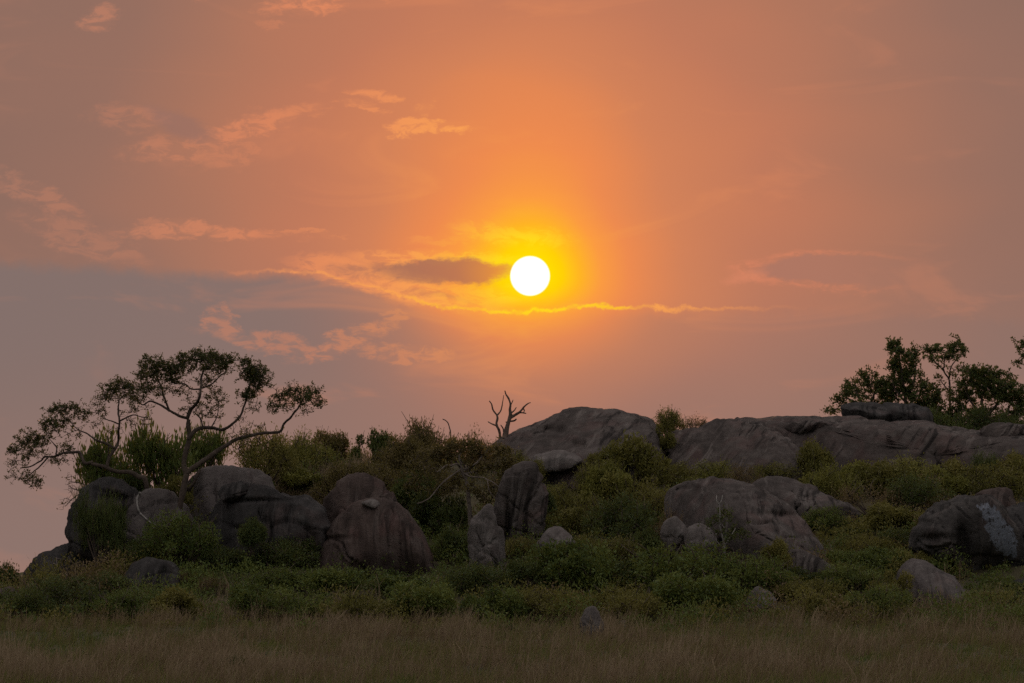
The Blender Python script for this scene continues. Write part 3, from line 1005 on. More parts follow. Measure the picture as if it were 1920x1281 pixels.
def tree(name, label, cat, D, base, limbs, clumps, leafmat, barkmat, seed=0, leaf=(0.10, 0.05), per_tip=9, tip_r=0.10, twig_r=0.011,
         tips=26, droop=0.0, group=None, wander=0.45, wob=0.05, trunk_limbs=1, up=0.0, on_rock=False, slim=1.0):
    """limbs: [(points, r0_px, r1_px)], the first trunk_limbs of them are the trunk; clumps: [(px, py, rx, ry, fullness)]"""
    r = np.random.default_rng(seed)
    B = P(base[0], base[1], D)
    root = thing(name, label, cat, B, group)
    nodes, nrad = [], []
    if not on_rock:          # carry the trunk down to the soil
        f0 = limbs[0][0][0]
        g0 = P(f0[0], f0[1], D)
        gz = float(ground_z(g0[0], g0[1])) - 0.1
        if gz < g0[2] - 0.15:
            drop = (g0[2] - gz) / px_m(D)
            limbs = [([(f0[0] + 0.04 * drop, f0[1] + drop, 0)] + list(limbs[0][0]), limbs[0][1] * 1.15, limbs[0][2])] + list(limbs[1:])
            root.location = P(f0[0], f0[1] + drop, D)
            B = np.array(root.location)
    trunk = Tubes()
    s = px_m(D)
    for li, (pts, r0, r1) in enumerate(limbs):
        p3 = pxpts(pts, D, seed * 13 + li, wander if li >= trunk_limbs else wander * 0.3)
        n = max(10, int(len(p3) * 7))
        c3 = catmull(p3, n)
        L = np.linalg.norm(np.diff(c3, axis=0), axis=1).sum()
        c3 = c3 + wob * min(1, L) * np.stack([fbm(np.stack([np.linspace(0, L * 1.6, n), np.full(n, k * 7.7 + li * 3.1), np.full(n, seed * 1.3)], -1), seed + k, 3) for k in range(3)], -1) * np.linspace(0.1, 1, n)[:, None]
        rad = np.linspace(r0, r1, n) * s * 0.5 * slim
        if li == 0:
            rad[:3] *= np.array([1.5, 1.25, 1.1])
        tb = trunk if li < trunk_limbs else Tubes()
        tb.add(c3, rad, 8, rough=0.22, seed=seed + li)
        if li >= trunk_limbs:
            obj('limb', tb.mesh('limb', barkmat, B), root)
        nodes.append(c3)
        nrad.append(rad)
    obj('trunk', trunk.mesh('trunk', barkmat, B), root)
    nodes = np.vstack(nodes)
    nodes = nodes[nodes[:, 2] > P(base[0], base[1], D)[2] + 0.3]
    for ci, (cx, cy, rx, ry, full) in enumerate(clumps):
        C = P(cx, cy, D + r.uniform(-0.6, 0.6))
        R = np.array([rx * s, 0.5 * (rx + ry) * s, ry * s])
        n = max(5, int(tips * full * (rx * ry / 900.0) ** 0.75))
        u = r.normal(size=(n, 3))
        u /= np.linalg.norm(u, axis=1, keepdims=True)
        T = C + u * R * (r.uniform(0.25, 1.0, size=(n, 1)) ** 0.6)
        d0 = np.array([np.min(((nodes - t) ** 2).sum(1)) for t in T])
        T = T[np.argsort(d0)]
        tw = Tubes()
        lc, ld = [], []
        for t in T:
            dd = ((nodes - t) ** 2).sum(1) + 0.15 * np.maximum(nodes[:, 2] - t[2], 0) ** 2
            k = int(np.argmin(dd))
            a = nodes[k]
            L = math.sqrt(dd[k]) + 1e-3
            mid = 0.5 * (a + t) + r.normal(size=3) * 0.16 * L + np.array([0, 0, (0.10 - droop) * L])
            tt = np.linspace(0, 1, 6)[:, None]
            c3 = (1 - tt) ** 2 * a + 2 * tt * (1 - tt) * mid + tt ** 2 * t
            c3[1:-1] += r.normal(size=(4, 3)) * 0.025 * min(1.0, L)
            r0 = min(twig_r * (1 + 0.9 * L), twig_r * 2.4)
            tw.add(c3, np.linspace(r0, twig_r * 0.55, 6), 4)
            nodes = np.vstack([nodes, c3[2:]])
            # short side shoots, each ending in a rosette of leaves
            ends = [t] + [c3[r.integers(2, 6)] + r.normal(size=3) * np.array([1, 1, 0.8]) * 0.12 + np.array([0, 0, 0.02 + up * 0.1]) for _ in range(2)]
            for e in ends[1:]:
                j = int(np.argmin(((c3 - e) ** 2).sum(1)))
                tw.add(np.array([c3[j], 0.5 * (c3[j] + e) + r.normal(size=3) * 0.02, e]), np.array([twig_r * 0.7, twig_r * 0.6, twig_r * 0.4]), 4)
            for e in ends:
                m = r.poisson(per_tip * min(full, 1.0))
                if m:
                    q = r.normal(size=(m, 3))
                    q /= np.linalg.norm(q, axis=1, keepdims=True)
                    lc.append(e + q * tip_r * r.uniform(0.2, 1.0, size=(m, 1)))
                    ld.append(q + np.array([0, 0, 0.35 + up]))
        part = obj('branchlet', tw.mesh('branchlet', M['twig'], B), root, kind='stuff')
        if lc:
            lc = np.vstack(lc)
            ld = np.vstack(ld)
            m = len(lc)
            v, f = leaf_arrays(lc - B, ld, leaf[0] * r.uniform(0.6, 1.25, m), leaf[1] * r.uniform(0.7, 1.2, m))
            obj('leaf_clump', mesh_from('leaf_clump', v, f, 4, attr={'tint': r.uniform(0, 1, m)}, mat=leafmat), part, kind='stuff')
    return root


# the spreading tree that stands on the left boulders
tree('spreading_tree', 'tall wide-crowned tree leaning over the left boulders', 'tree', 136.3, (335, 972),
     [([(334, 975, 0), (337, 945, 0), (345, 915, 0), (348, 890, 0), (343, 868, 0), (345, 850, 0), (352, 825, 0), (350, 803, 0), (351, 785, 0)], 17, 10),
      ([(350, 888, 0), (370, 872), (395, 855), (420, 838), (438, 826), (465, 818), (495, 812), (523, 811), (530, 797), (546, 780), (560, 765), (572, 750)], 12, 3),
      ([(352, 824, 0), (365, 808), (380, 802), (400, 803), (422, 804), (440, 792), (452, 776), (459, 758), (465, 735), (472, 712)], 10, 3),
      ([(351, 786, 0), (358, 768), (370, 755), (377, 742), (378, 720), (380, 700), (388, 682)], 9, 3),
      ([(352, 785, 0), (335, 779), (318, 770), (300, 758), (282, 752), (266, 758), (255, 748)], 7, 2.5),
      ([(318, 772, 0), (308, 745), (300, 720), (290, 700)], 5, 2),
      ([(378, 730, 0), (358, 730), (345, 722), (325, 722)], 4, 2),
      ([(379, 728), (400, 718), (412, 705), (425, 700)], 4, 2),
      ([(380, 802, 0), (376, 785), (368, 772), (376, 755)], 4, 1.5),
      ([(395, 802, 0), (405, 785), (410, 765), (408, 748)], 3, 1.5),
      ([(353, 920, 0.1), (366, 905, -0.2), (372, 890, -0.3), (378, 878, -0.3)], 9, 4)],
     [(285, 683, 25, 17, 1.3), (310, 700, 30, 20, 1.2), (275, 710, 22, 22, 1.1), (262, 738, 24, 20, .8), (300, 735, 26, 16, .7), (330, 725, 22, 18, .7), (325, 695, 18, 15, 1.0),
      (345, 673, 20, 11, 1.3), (372, 670, 24, 11, 1.3), (398, 670, 24, 11, 1.3), (425, 673, 16, 11, 1.2), (380, 685, 26, 14, .9), (415, 690, 24, 14, 1.1), (350, 690, 18, 12, .8),
      (385, 715, 22, 14, .7), (405, 745, 22, 18, .7), (385, 770, 26, 15, .55), (410, 770, 18, 15, .5), (340, 765, 18, 10, .4), (360, 745, 16, 16, .5),
      (460, 688, 18, 13, 1.2), (485, 697, 22, 14, 1.3), (470, 705, 25, 15, 1.1), (495, 712, 14, 14, .9), (478, 728, 18, 12, .9), (462, 740, 18, 14, 1.0), (470, 762, 22, 12, .4), (450, 785, 14, 8, .35),
      (525, 740, 13, 10, 1.2), (550, 737, 18, 12, 1.3), (572, 748, 16, 15, 1.2), (587, 732, 14, 10, 1.2), (597, 757, 10, 9, 1.1), (515, 765, 16, 12, .9), (540, 762, 16, 12, .6), (568, 772, 14, 8, .4), (450, 815, 26, 12, .5), (490, 800, 16, 8, .35)],
     M['leaf_tree'], M['bark'], seed=3, tips=66, slim=0.85, per_tip=7, leaf=(0.08, 0.04), tip_r=0.085, twig_r=0.009, wob=0.07)

# its neighbour leaning out to the left
tree('leaning_tree', 'low tree leaning far out to the left over open sky', 'tree', 137.2, (262, 905),
     [([(275, 912, 0), (262, 896, 0), (245, 886, 0), (225, 886, 0), (205, 880, 0), (188, 872, 0), (172, 866, 0)], 15, 8),
      ([(175, 867, 0), (158, 868), (150, 850), (140, 848), (118, 849), (100, 856), (82, 858), (72, 868), (58, 876), (40, 880)], 8, 2.5),
      ([(200, 878, 0), (206, 858), (215, 842), (221, 830), (222, 808), (223, 785), (221, 770), (222, 752)], 8, 3),
      ([(215, 840, 0), (200, 832), (182, 825), (165, 815), (150, 808), (140, 800)], 6, 2),
      ([(201, 872, 0.2), (203, 845, 0.2), (199, 818, 0.2)], 4, 2.5),
      ([(223, 790, 0), (238, 782), (255, 778), (272, 785)], 4, 1.5),
      ([(222, 795, 0), (208, 790), (192, 785)], 3.5, 1.5),
      ([(90, 857, 0), (75, 875), (60, 890), (50, 900)], 4, 1.5),
      ([(105, 852, 0), (105, 838), (92, 825)], 4, 1.5)],
     [(105, 770, 18, 11, 1.2), (130, 765, 18, 12, 1.3), (152, 778, 16, 12, 1.1), (90, 795, 17, 12, 1.3), (118, 795, 22, 13, 1.1), (140, 812, 22, 9, .6), (100, 812, 18, 10, .8), (122, 838, 20, 11, .8),
      (65, 820, 20, 13, 1.3), (45, 830, 16, 13, 1.1), (78, 838, 20, 12, .9), (25, 848, 16, 12, .9), (55, 852, 20, 12, .8), (35, 870, 20, 12, .6), (20, 890, 14, 10, .5), (50, 895, 20, 12, .7), (68, 905, 14, 10, .8), (62, 915, 10, 6, .6), (100, 865, 14, 10, .6), (118, 862, 12, 10, .7),
      (205, 728, 16, 11, 1.1), (225, 722, 20, 11, 1.2), (242, 730, 18, 14, 1.1), (190, 748, 18, 10, .8), (215, 745, 22, 12, .8), (250, 750, 18, 12, .7), (190, 775, 14, 12, .7), (178, 797, 10, 6, .5), (262, 770, 22, 12, .45), (250, 795, 16, 12, .5), (275, 790, 16, 8, .5), (215, 808, 20, 8, .4), (178, 760, 8, 6, .5), (235, 772, 16, 12, .4)],
     M['leaf_tree'], M['bark'], seed=4, tips=62, slim=0.85, per_tip=6, leaf=(0.08, 0.04), tip_r=0.085, twig_r=0.009, wob=0.07)

# dead snag beside the ridge dome
tree('dead_tree', 'bare dead tree with forked grey limbs standing on the ridge skyline', 'tree', min(surf_at(952, 832, 157.0) + 0.8, 160.0), (945, 818),
     [([(946, 822, 0), (950, 805, 0), (954, 790, 0), (957, 778, 0), (956, 768, 0), (957, 758, 0), (954, 748, 0), (949, 740, 0), (947, 733, 0)], 11, 2),
      ([(938, 822, 0.2), (936, 808, 0.2), (931, 796, 0.2), (933, 785, 0.2), (931, 778, 0.2), (924, 769, 0.2), (921, 758, 0.2), (917, 752, 0.2)], 6, 2),
      ([(932, 779, 0.2), (939, 770), (942, 755), (944, 741)], 3.2, 1.2),
      ([(930, 798, 0.2), (922, 795), (915, 791)], 3.2, 2),
      ([(958, 783, 0), (966, 778), (975, 772), (983, 763), (990, 757), (995, 755)], 6, 1.5),
      ([(974, 774, 0), (980, 774), (986, 775)], 3, 2), ([(981, 766, 0), (983, 770), (981, 775)], 2.5, 1.8),
      ([(957, 790, 0), (964, 789), (968, 786)], 4, 3), ([(958, 775, 0), (964, 770), (968, 764)], 3, 1.5), ([(956, 762, 0), (960, 755), (962, 750)], 2.6, 1.2),
      ([(945, 812, 0), (943, 803), (939, 797)], 3.2, 2), ([(952, 793, 0), (948, 791)], 3, 2)],
     [], M['leaf_brown'], M['bark_dead'], seed=6, wob=0.015, wander=0.15, on_rock=True)
tree('dead_stick', 'single bent dead stem rising from the bushes left of the dead tree', 'dead stem', 150.0, (844, 812),
     [([(845, 815, 0), (843, 803, 0), (840, 793, 0), (835, 788, 0), (830, 786, 0)], 3.6, 2)], [], M['leaf_brown'], M['bark_dead'], seed=7, wob=0.01)

# trees on the right skyline
tree('bushy_tree', 'low bushy tree at the left of the right-hand skyline group', 'tree', 171, (1625, 790),
     [([(1625, 795, 0), (1622, 770, 0), (1612, 750, 0), (1605, 735, 0)], 8, 4), ([(1623, 772, 0), (1635, 750), (1642, 730), (1640, 712)], 6, 2), ([(1615, 760, 0), (1595, 750), (1580, 745)], 5, 2)],
     [(1630, 704, 20, 10, 1.2), (1605, 720, 22, 11, 1.2), (1640, 722, 24, 12, 1.2), (1590, 735, 18, 10, 1.1), (1615, 740, 24, 11, .9), (1645, 742, 24, 14, .9), (1572, 750, 14, 9, 1.0), (1595, 758, 18, 9, .7), (1565, 765, 12, 10, .9), (1640, 762, 24, 10, 1.0), (1610, 765, 24, 10, 1.0), (1550, 772, 14, 8, .6), (1665, 750, 20, 16, 1.1), (1655, 725, 18, 14, 1.0)],
     M['leaf_dark'], M['bark'], seed=8, tips=38, leaf=(0.13, 0.065), tip_r=0.13, per_tip=8)
tree('upright_tree', 'tall dense upright tree rising highest at the right skyline', 'tree', 170, (1700, 790),
     [([(1702, 795, 0), (1700, 765, 0), (1696, 735, 0), (1692, 705, 0), (1688, 680, 0), (1685, 662, 0)], 9, 3), ([(1698, 745, 0), (1712, 720), (1716, 695), (1718, 670)], 5, 2), ([(1699, 755, 0), (1682, 735), (1672, 712)], 5, 2)],
     [(1678, 652, 16, 9, 1.3), (1692, 660, 18, 10, 1.4), (1712, 660, 12, 8, 1.3), (1690, 678, 22, 11, 1.4), (1710, 680, 12, 12, 1.2), (1672, 692, 14, 10, 1.2), (1690, 700, 22, 12, 1.4), (1710, 705, 12, 12, 1.1), (1675, 715, 20, 12, 1.3), (1700, 722, 24, 13, 1.4), (1690, 742, 32, 14, 1.2), (1665, 735, 18, 12, 1.0), (1720, 745, 20, 16, 1.2), (1700, 766, 34, 12, 1.0), (1729, 712, 6, 14, 1.1), (1735, 728, 12, 14, 1.2), (1672, 643, 4, 5, .9), (1681, 642, 4, 5, .9), (1740, 765, 20, 16, 1.1), (1735, 785, 22, 12, 1.0), (1755, 745, 16, 14, 1.0), (1690, 785, 30, 12, .9), (1750, 725, 10, 10, .9)],
     M['leaf_dark'], M['bark'], seed=9, tips=38, leaf=(0.13, 0.065), tip_r=0.12, per_tip=9)
tree('slender_tree', 'slender open tree with flat top and bare stem on the right skyline', 'tree', 170.5, (1780, 780),
     [([(1782, 790, 0), (1781, 760, 0), (1780, 735, 0), (1778, 715, 0), (1771, 700, 0), (1768, 688, 0)], 5, 3), ([(1769, 695, 0), (1758, 683), (1748, 675)], 3, 1.5), ([(1779, 712, 0), (1782, 692), (1790, 676), (1802, 668)], 3, 1.5), ([(1779, 735, 0), (1770, 722), (1762, 712)], 2.5, 1.2), ([(1770, 690, 0), (1771, 672), (1775, 660)], 3, 1.5)],
     [(1740, 655, 10, 8, 1.3), (1758, 655, 16, 9, 1.4), (1778, 655, 16, 9, 1.4), (1795, 652, 10, 10, 1.3), (1796, 643, 4, 6, 1.0), (1807, 662, 10, 7, 1.3), (1745, 672, 14, 7, 1.1), (1770, 672, 16, 8, 1.1), (1790, 670, 12, 7, 1.0), (1755, 685, 12, 6, .5), (1760, 706, 14, 10, .6), (1785, 700, 10, 10, .5), (1805, 690, 12, 8, .7), (1800, 700, 14, 10, .6), (1770, 725, 14, 12, .4)],
     M['leaf_dark'], M['bark'], seed=10, tips=38, leaf=(0.12, 0.06), tip_r=0.11, per_tip=9)
tree('dense_tree', 'dense round dark tree at the right end of the skyline', 'tree', 169.5, (1850, 805),
     [([(1850, 810, 0), (1846, 785, 0), (1842, 765, 0), (1840, 745, 0)], 9, 4), ([(1846, 785, 0), (1866, 762), (1880, 742), (1886, 720)], 6, 2), ([(1845, 780, 0), (1825, 758), (1812, 735)], 6, 2), ([(1848, 790, 0), (1875, 780), (1900, 770)], 5, 2)],
     [(1825, 700, 22, 12, 1.3), (1850, 702, 22, 12, 1.3), (1875, 706, 20, 10, 1.1), (1898, 712, 14, 10, .8), (1812, 718, 22, 13, 1.3), (1840, 720, 28, 14, 1.4), (1872, 724, 26, 13, 1.3), (1902, 730, 18, 14, 1.2), (1800, 740, 22, 15, 1.3), (1830, 745, 28, 14, 1.0), (1865, 745, 26, 14, .8), (1900, 752, 20, 14, 1.0), (1795, 765, 22, 14, 1.2), (1825, 770, 26, 14, .9), (1860, 772, 28, 14, .7), (1895, 775, 22, 13, .8), (1820, 790, 30, 10, 1.1), (1860, 792, 28, 10, .9), (1900, 795, 16, 8, .8), (1785, 782, 18, 12, 1.0), (1760, 770, 22, 14, 1.1), (1745, 750, 18, 12, 1.1), (1775, 795, 24, 10, 1.1), (1750, 790, 22, 10, 1.0), (1840, 700, 24, 10, 1.0), (1815, 805, 30, 8, 1.0), (1915, 740, 14, 20, 1.1), (1880, 740, 24, 16, 1.3), (1850, 735, 26, 14, 1.3), (1905, 770, 18, 16, 1.2), (1880, 790, 24, 12, 1.1), (1930, 760, 16, 24, 1.2)],
     M['leaf_dark'], M['bark'], seed=11, tips=38, leaf=(0.13, 0.065), tip_r=0.12, per_tip=9)
tree('edge_tree', 'overhanging leafy branch tip of a tree entering at the right edge', 'tree', 170.2, (1985, 800),
     [([(1985, 810, 0), (1983, 770, 0), (1975, 730, 0), (1960, 695, 0)], 12, 6), ([(1965, 705, 0), (1945, 680), (1925, 660)], 6, 2), ([(1970, 715, 0), (1990, 680), (2000, 655)], 6, 2), ([(1935, 668, 0), (1918, 672), (1908, 680)], 3, 1.5)],
     [(1915, 645, 9, 9, 1.3), (1935, 642, 16, 12, 1.3), (1920, 662, 12, 9, 1.2), (1908, 680, 6, 6, 1.1), (1960, 648, 22, 14, 1.2), (1985, 650, 20, 16, 1.2), (1950, 670, 20, 10, .9), (2000, 670, 20, 14, 1.0)],
     M['leaf_dark'], M['bark'], seed=12, tips=38, leaf=(0.12, 0.06), tip_r=0.11, per_tip=9)

# gnarled shrub-tree with pale limbs in the middle
tree('gnarled_tree', 'sprawling shrubby tree with twisted pale limbs in the middle of the ridge', 'tree', 139.0, (878, 925),
     [([(880, 930, 0), (878, 912, 0), (876, 898, 0), (868, 888, 0), (864, 874, 0)], 9, 6),
      ([(864, 875, 0), (856, 870, -0.3), (845, 873, -0.5), (836, 873, -0.6), (828, 880, -0.7), (820, 885, -0.8)], 4, 1.6),
      ([(865, 872, 0), (860, 858), (864, 848), (858, 842)], 5, 2.5),
      ([(870, 888, 0), (880, 893, -0.4), (897, 895, -0.6), (911, 898, -0.6), (915, 915, -0.8), (920, 925, -0.8), (931, 938, -0.8), (935, 946, -0.8)], 3.2, 1.2),
      ([(868, 880, 0), (880, 878), (893, 868), (905, 855), (915, 845)], 5, 2), ([(872, 890, 0), (890, 884), (915, 875), (940, 868)], 5, 2),
      ([(910, 898, -0.8), (925, 905, -1), (945, 922, -1), (955, 935, -1), (975, 941, -1)], 2.5, 1.4),
      ([(864, 880, 0), (830, 905, -0.4), (808, 930, -0.6), (795, 939, -0.7), (782, 943, -0.8)], 3.5, 1.8)],
     [(850, 840, 30, 15, 1.0), (885, 838, 30, 14, 1.1), (915, 850, 28, 16, 1.1), (945, 865, 26, 18, 1.2), (960, 885, 22, 18, 1.2), (830, 860, 26, 16, .9), (870, 862, 26, 12, .7), (900, 875, 26, 14, .8), (955, 910, 22, 16, 1.0), (925, 915, 22, 14, .8), (890, 915, 22, 14, .8), (940, 842, 22, 10, 1.0), (905, 935, 26, 12, .8), (850, 905, 26, 16, .8), (800, 850, 30, 16, .9), (780, 870, 30, 18, .9), (810, 885, 28, 16, .8), (820, 915, 26, 14, .8), (780, 905, 26, 16, .8), (835, 838, 24, 12, 1.0)],
     M['leaf_russet'], M['bark_pale'], seed=13, tips=34, leaf=(0.10, 0.05), tip_r=0.12, per_tip=10, wob=0.04)

# small snag-topped shrub before the bare dome
tree('snag_shrub', 'small shrub with bleached bare forked twigs before the bare dome', 'shrub', 131.9, (1358, 1040),
     [([(1358, 1045, 0), (1356, 1020, 0), (1352, 1000, 0), (1350, 980, 0), (1349, 955, 0), (1348, 945, 0)], 4, 2.2), ([(1348, 946, 0), (1344, 938), (1344, 929)], 2.4, 1.3), ([(1348, 946, 0), (1353, 938), (1355, 928)], 2.4, 1.3),
      ([(1352, 985, 0), (1344, 975), (1338, 978)], 2.4, 1.4), ([(1356, 1015, 0), (1362, 1000), (1355, 985)], 2.4, 1.4), ([(1357, 1025, 0), (1368, 1008), (1378, 990)], 2.4, 1.4), ([(1358, 1030, 0), (1345, 1015), (1343, 1000)], 2, 1.2)],
     [(1352, 958, 10, 6, 1.2), (1345, 975, 10, 8, .8), (1362, 972, 12, 9, 1.1), (1370, 990, 12, 9, 1.1), (1380, 1003, 12, 9, 1.1), (1350, 995, 12, 9, .7), (1362, 1012, 16, 9, 1.0), (1392, 1002, 9, 6, 1.0), (1330, 985, 10, 10, .9)],
     M['leaf_dark'], M['root_white'], seed=14, tips=26, leaf=(0.08, 0.04), tip_r=0.09, wander=0.2)

# bare twiggy shrub hanging at the left edge of the big boulder
tree('twiggy_shrub', 'leafless twiggy shrub hanging beside the big left boulder', 'shrub', 139.4, (178, 925),
     [([(185, 925, 0), (165, 912, 0), (148, 905, 0), (130, 902, 0)], 3.5, 1.6), ([(180, 928, 0), (160, 925), (140, 932), (122, 948)], 2.8, 1.3), ([(170, 915, 0), (150, 920), (135, 918)], 2.5, 1.2)],
     [(130, 898, 16, 10, .02), (125, 915, 14, 10, .02), (128, 940, 14, 10, .02), (150, 915, 16, 10, .02), (118, 950, 8, 8, .02)],
     M['leaf_brown'], M['twig'], seed=15, tips=900, twig_r=0.008)

# pale root lying across the grey boulder, and brushwood on the left slab
rt = Tubes()
ro = P(270, 985, 135.2)
rp = catmull(np.array([(262, 924), (257, 936), (258, 950), (263, 962), (273, 972), (284, 981), (296, 986)], float), 40)
rp3 = np.array([P(a_, b_, surf_at(a_, b_, 135.3) - 0.02) for a_, b_ in rp])
rt.add(rp3, np.linspace(0.035, 0.022, 40), 8, rough=0.15)
obj('bare_root', rt.mesh('bare_root', M['root_white'], ro), None, ro, label='curved white root lying across the grey rounded boulder', category='root')
bw = Tubes()
bo = P(118, 1062, 136.1)
for pts in ([(104, 1048), (122, 1050), (142, 1058)], [(108, 1062), (124, 1046), (130, 1060)], [(100, 1056), (116, 1064), (136, 1048)], [(128, 1044), (136, 1054), (144, 1060)], [(106, 1046), (107, 1062), (104, 1070)]):
    bw.add(np.array([P(a_, b_, surf_at(a_, b_, 136.2) - 0.03 - 0.05 * math.sin(a_)) for a_, b_ in catmull(np.array(pts, float), 14)]), np.linspace(0.022, 0.012, 14), 6)
obj('brushwood', bw.mesh('brushwood', M['bark_pale'], bo), None, bo, label='little tangle of dead sticks on the low left slab', category='sticks')


# ------------------------------------------------------------------ bushes
def bush_shape(seed, n_leaf=5200, height=1.0, clumps=16, leaf=(0.075, 0.036), upright=0.0, spread=0.8, shell=0.55):
    """a shrub about 2.2 m wide: leaves in uneven clumps over a dome, stems inside. Returns (foliage verts, faces, tint, stems)"""
    r = np.random.default_rng(seed)
    th = r.uniform(0, 2 * math.pi, clumps)
    rr = np.sqrt(r.uniform(0, 1, clumps)) * spread
    zc = height * (np.sqrt(np.maximum(0, 1 - (rr / 1.05) ** 2)) * r.uniform(0.45, 0.95, clumps))
    C = np.stack([rr * np.cos(th), rr * np.sin(th), zc], -1)
    R = r.uniform(0.15, 0.34, clumps) * (0.8 + 0.4 * height)
    w = R ** 2
    k = r.choice(clumps, n_leaf, p=w / w.sum())
    u = r.normal(size=(n_leaf, 3))
    u /= np.linalg.norm(u, axis=1, keepdims=True)
    rad = (shell + (1 - shell) * r.uniform(0, 1, n_leaf)) * (1 + 0.25 * vnoise(u * 2.5 + k[:, None] * 3.1, seed))
    p = C[k] + u * (R[k] * rad)[:, None] * np.array([1, 1, 0.85 + upright * 0.5])
    stray = r.uniform(0, 1, n_leaf) < 0.12
    p[stray] += u[stray] * R[k[stray]][:, None] * r.uniform(0.1, 0.5, (stray.sum(), 1))
    keep = p[:, 2] > -0.12
    p, u, k = p[keep], u[keep], k[keep]
    d = u * 0.7 + r.normal(size=p.shape) * 0.6 + np.array([0, 0, 0.35 + 1.6 * upright])
    m = len(p)
    v, f = leaf_arrays(p, d, leaf[0] * r.uniform(0.6, 1.3, m), leaf[1] * r.uniform(0.7, 1.2, m))
    tint = np.clip(0.5 * r.uniform(0, 1, clumps)[k] + 0.5 * r.uniform(0, 1, m), 0, 1)
    st = Tubes()
    for c, q in zip(C, R):
        b = np.array([r.normal() * 0.10, r.normal() * 0.10, -0.15])
        mid = 0.5 * (b + c) + np.clip(r.normal(size=3), -1.5, 1.5) * 0.08
        tt = np.linspace(0, 1, 6)[:, None]
        path = (1 - tt) ** 2 * b + 2 * tt * (1 - tt) * mid + tt ** 2 * c
        st.add(path, np.linspace(0.028, 0.012, 6), 4)
        for _ in range(3):
            e = c + np.clip(r.normal(size=3), -1.2, 1.2) * q * 0.75 + np.array([0, 0, q * 0.35])
            st.add(np.array([c, 0.5 * (c + e) + r.normal(size=3) * 0.03, e]), np.array([0.012, 0.009, 0.006]), 4)
    return v, f, tint, st


STEM = {}
FOL = {}


def bush_proto(kind, idx):
    key = (kind, idx)
    if key in FOL:
        return FOL[key]
    sd = abs(hash(kind)) % 1 + {'dark': 100, 'green': 200, 'olive': 300, 'yellow': 400, 'brown': 500, 'russet': 800, 'spear': 600, 'cane': 700}[kind] + idx
    if kind == 'spear':       # stiff upright fleshy leaf tips
        sh = bush_shape(sd, 2600, 1.15, 20, (0.17, 0.05), 1.2, 0.85, 0.35)
        mat = M['leaf_green']
    elif kind == 'cane':      # dark thin upright canes
        sh = bush_shape(sd, 4200, 1.3, 16, (0.16, 0.022), 1.6, 0.75, 0.2)
        mat = M['leaf_dark']
    elif kind == 'brown':
        sh = bush_shape(sd, 2600, 0.9, 18, (0.07, 0.026), 0.4, 0.85, 0.25)
        mat = M['leaf_brown']
    else:
        sh = bush_shape(sd, (7200, 6400, 8200, 5600)[idx], (0.9, 1.1, 1.0, 1.15)[idx], (16, 26, 38, 12)[idx], ((0.085, 0.042), (0.07, 0.034), (0.08, 0.03), (0.10, 0.052))[idx], (0.0, 0.1, 0.2, 0.05)[idx], (0.85, 0.9, 0.95, 0.7)[idx], (0.55, 0.35, 0.3, 0.5)[idx])
        mat = M['leaf_' + kind]
    v, f, tint, st = sh
    fol = mesh_from('foliage', v, f, 4, attr={'tint': tint}, mat=mat)
    stems = st.mesh('stems', M['twig'])
    FOL[key] = (fol, stems)
    return FOL[key]


_bn = [0]


def bush(px, base_row, w, h, kind, label, D=None, cat='bush', group=None, name='bush', perched=False):
    i = _bn[0] % 4
    _bn[0] += 1
    g = P(px, base_row, D) if D else ground_at(px, base_row)
    fol, stems = bush_proto(kind, i)
    s = px_m(g[1])
    top = P(px, base_row - h * 1.08, g[1])[2]
    gz = min(float(ground_z(g[0], g[1])), top - 0.3) if not perched else g[2]
    gz = max(gz, top - (0.75 if kind == 'spear' else 1.0) * w * s)
    g[2] = gz
    o = thing(name, label, cat, g - np.array([0, 0, 0.05]), group)
    sx = w * s / 2.0
    sz = (top - gz) / 1.22
    o.scale = (sx, max(sx, 0.6 * sz), sz)
    o.rotation_euler[2] = (px * 0.37) % 6.28
    obj('foliage', fol, o, kind='stuff')
    obj('stems', stems, o, kind='stuff')
    return o


# on the left ridge and round the tree
bush(195, 925, 130, 95, 'spear', 'spear-leaved dark succulent bush behind the leaning log at far left', D=139.8)
bush(290, 925, 150, 110, 'spear', 'large spear-leaved succulent bush between the two left trees', D=140.2)
bush(385, 910, 110, 95, 'spear', 'spear-leaved succulent bush right of the tall tree trunk', D=143.8)
bush(250, 930, 70, 55, 'dark', 'dark leafy bush in the cleft behind the big left boulder', D=139.0)
bush(325, 935, 80, 60, 'olive', 'pale olive shrub at the foot of the tall leaning tree', D=138.4)
bush(492, 905, 125, 105, 'olive', 'loose olive bush on the ridge right of the flat-topped boulder', D=144)
bush(575, 905, 120, 98, 'yellow', 'yellowish bush on the left ridge crest with dry grass before it', D=147)
bush(622, 890, 90, 75, 'russet', 'thin-topped brownish bush in the middle of the left ridge crest', D=149)
bush(700, 875, 90, 85, 'dark', 'dark knob-topped bush standing up on the left ridge crest', D=148)
bush(755, 895, 120, 85, 'russet', 'broad brownish bush behind the pale-limbed tree, left side', D=146)
bush(790, 875, 105, 92, 'russet', 'tall dark-tipped bush on the crest left of the bent stem', D=148)
bush(880, 860, 110, 70, 'brown', 'brown twiggy seed-headed shrub on the crest left of the dead tree', D=148)
bush(920, 850, 60, 40, 'brown', 'small brown shrub at the foot of the dead tree', D=150)
bush(700, 940, 130, 80, 'russet', 'brownish bush above the tall brown rock', D=143.5)
bush(640, 935, 110, 70, 'russet', 'brownish bush at the upper right end of the streaked rock wall', D=143)
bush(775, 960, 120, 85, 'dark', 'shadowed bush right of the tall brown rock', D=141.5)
bush(830, 985, 120, 85, 'dark', 'dark bush under the pale-limbed tree', D=140)
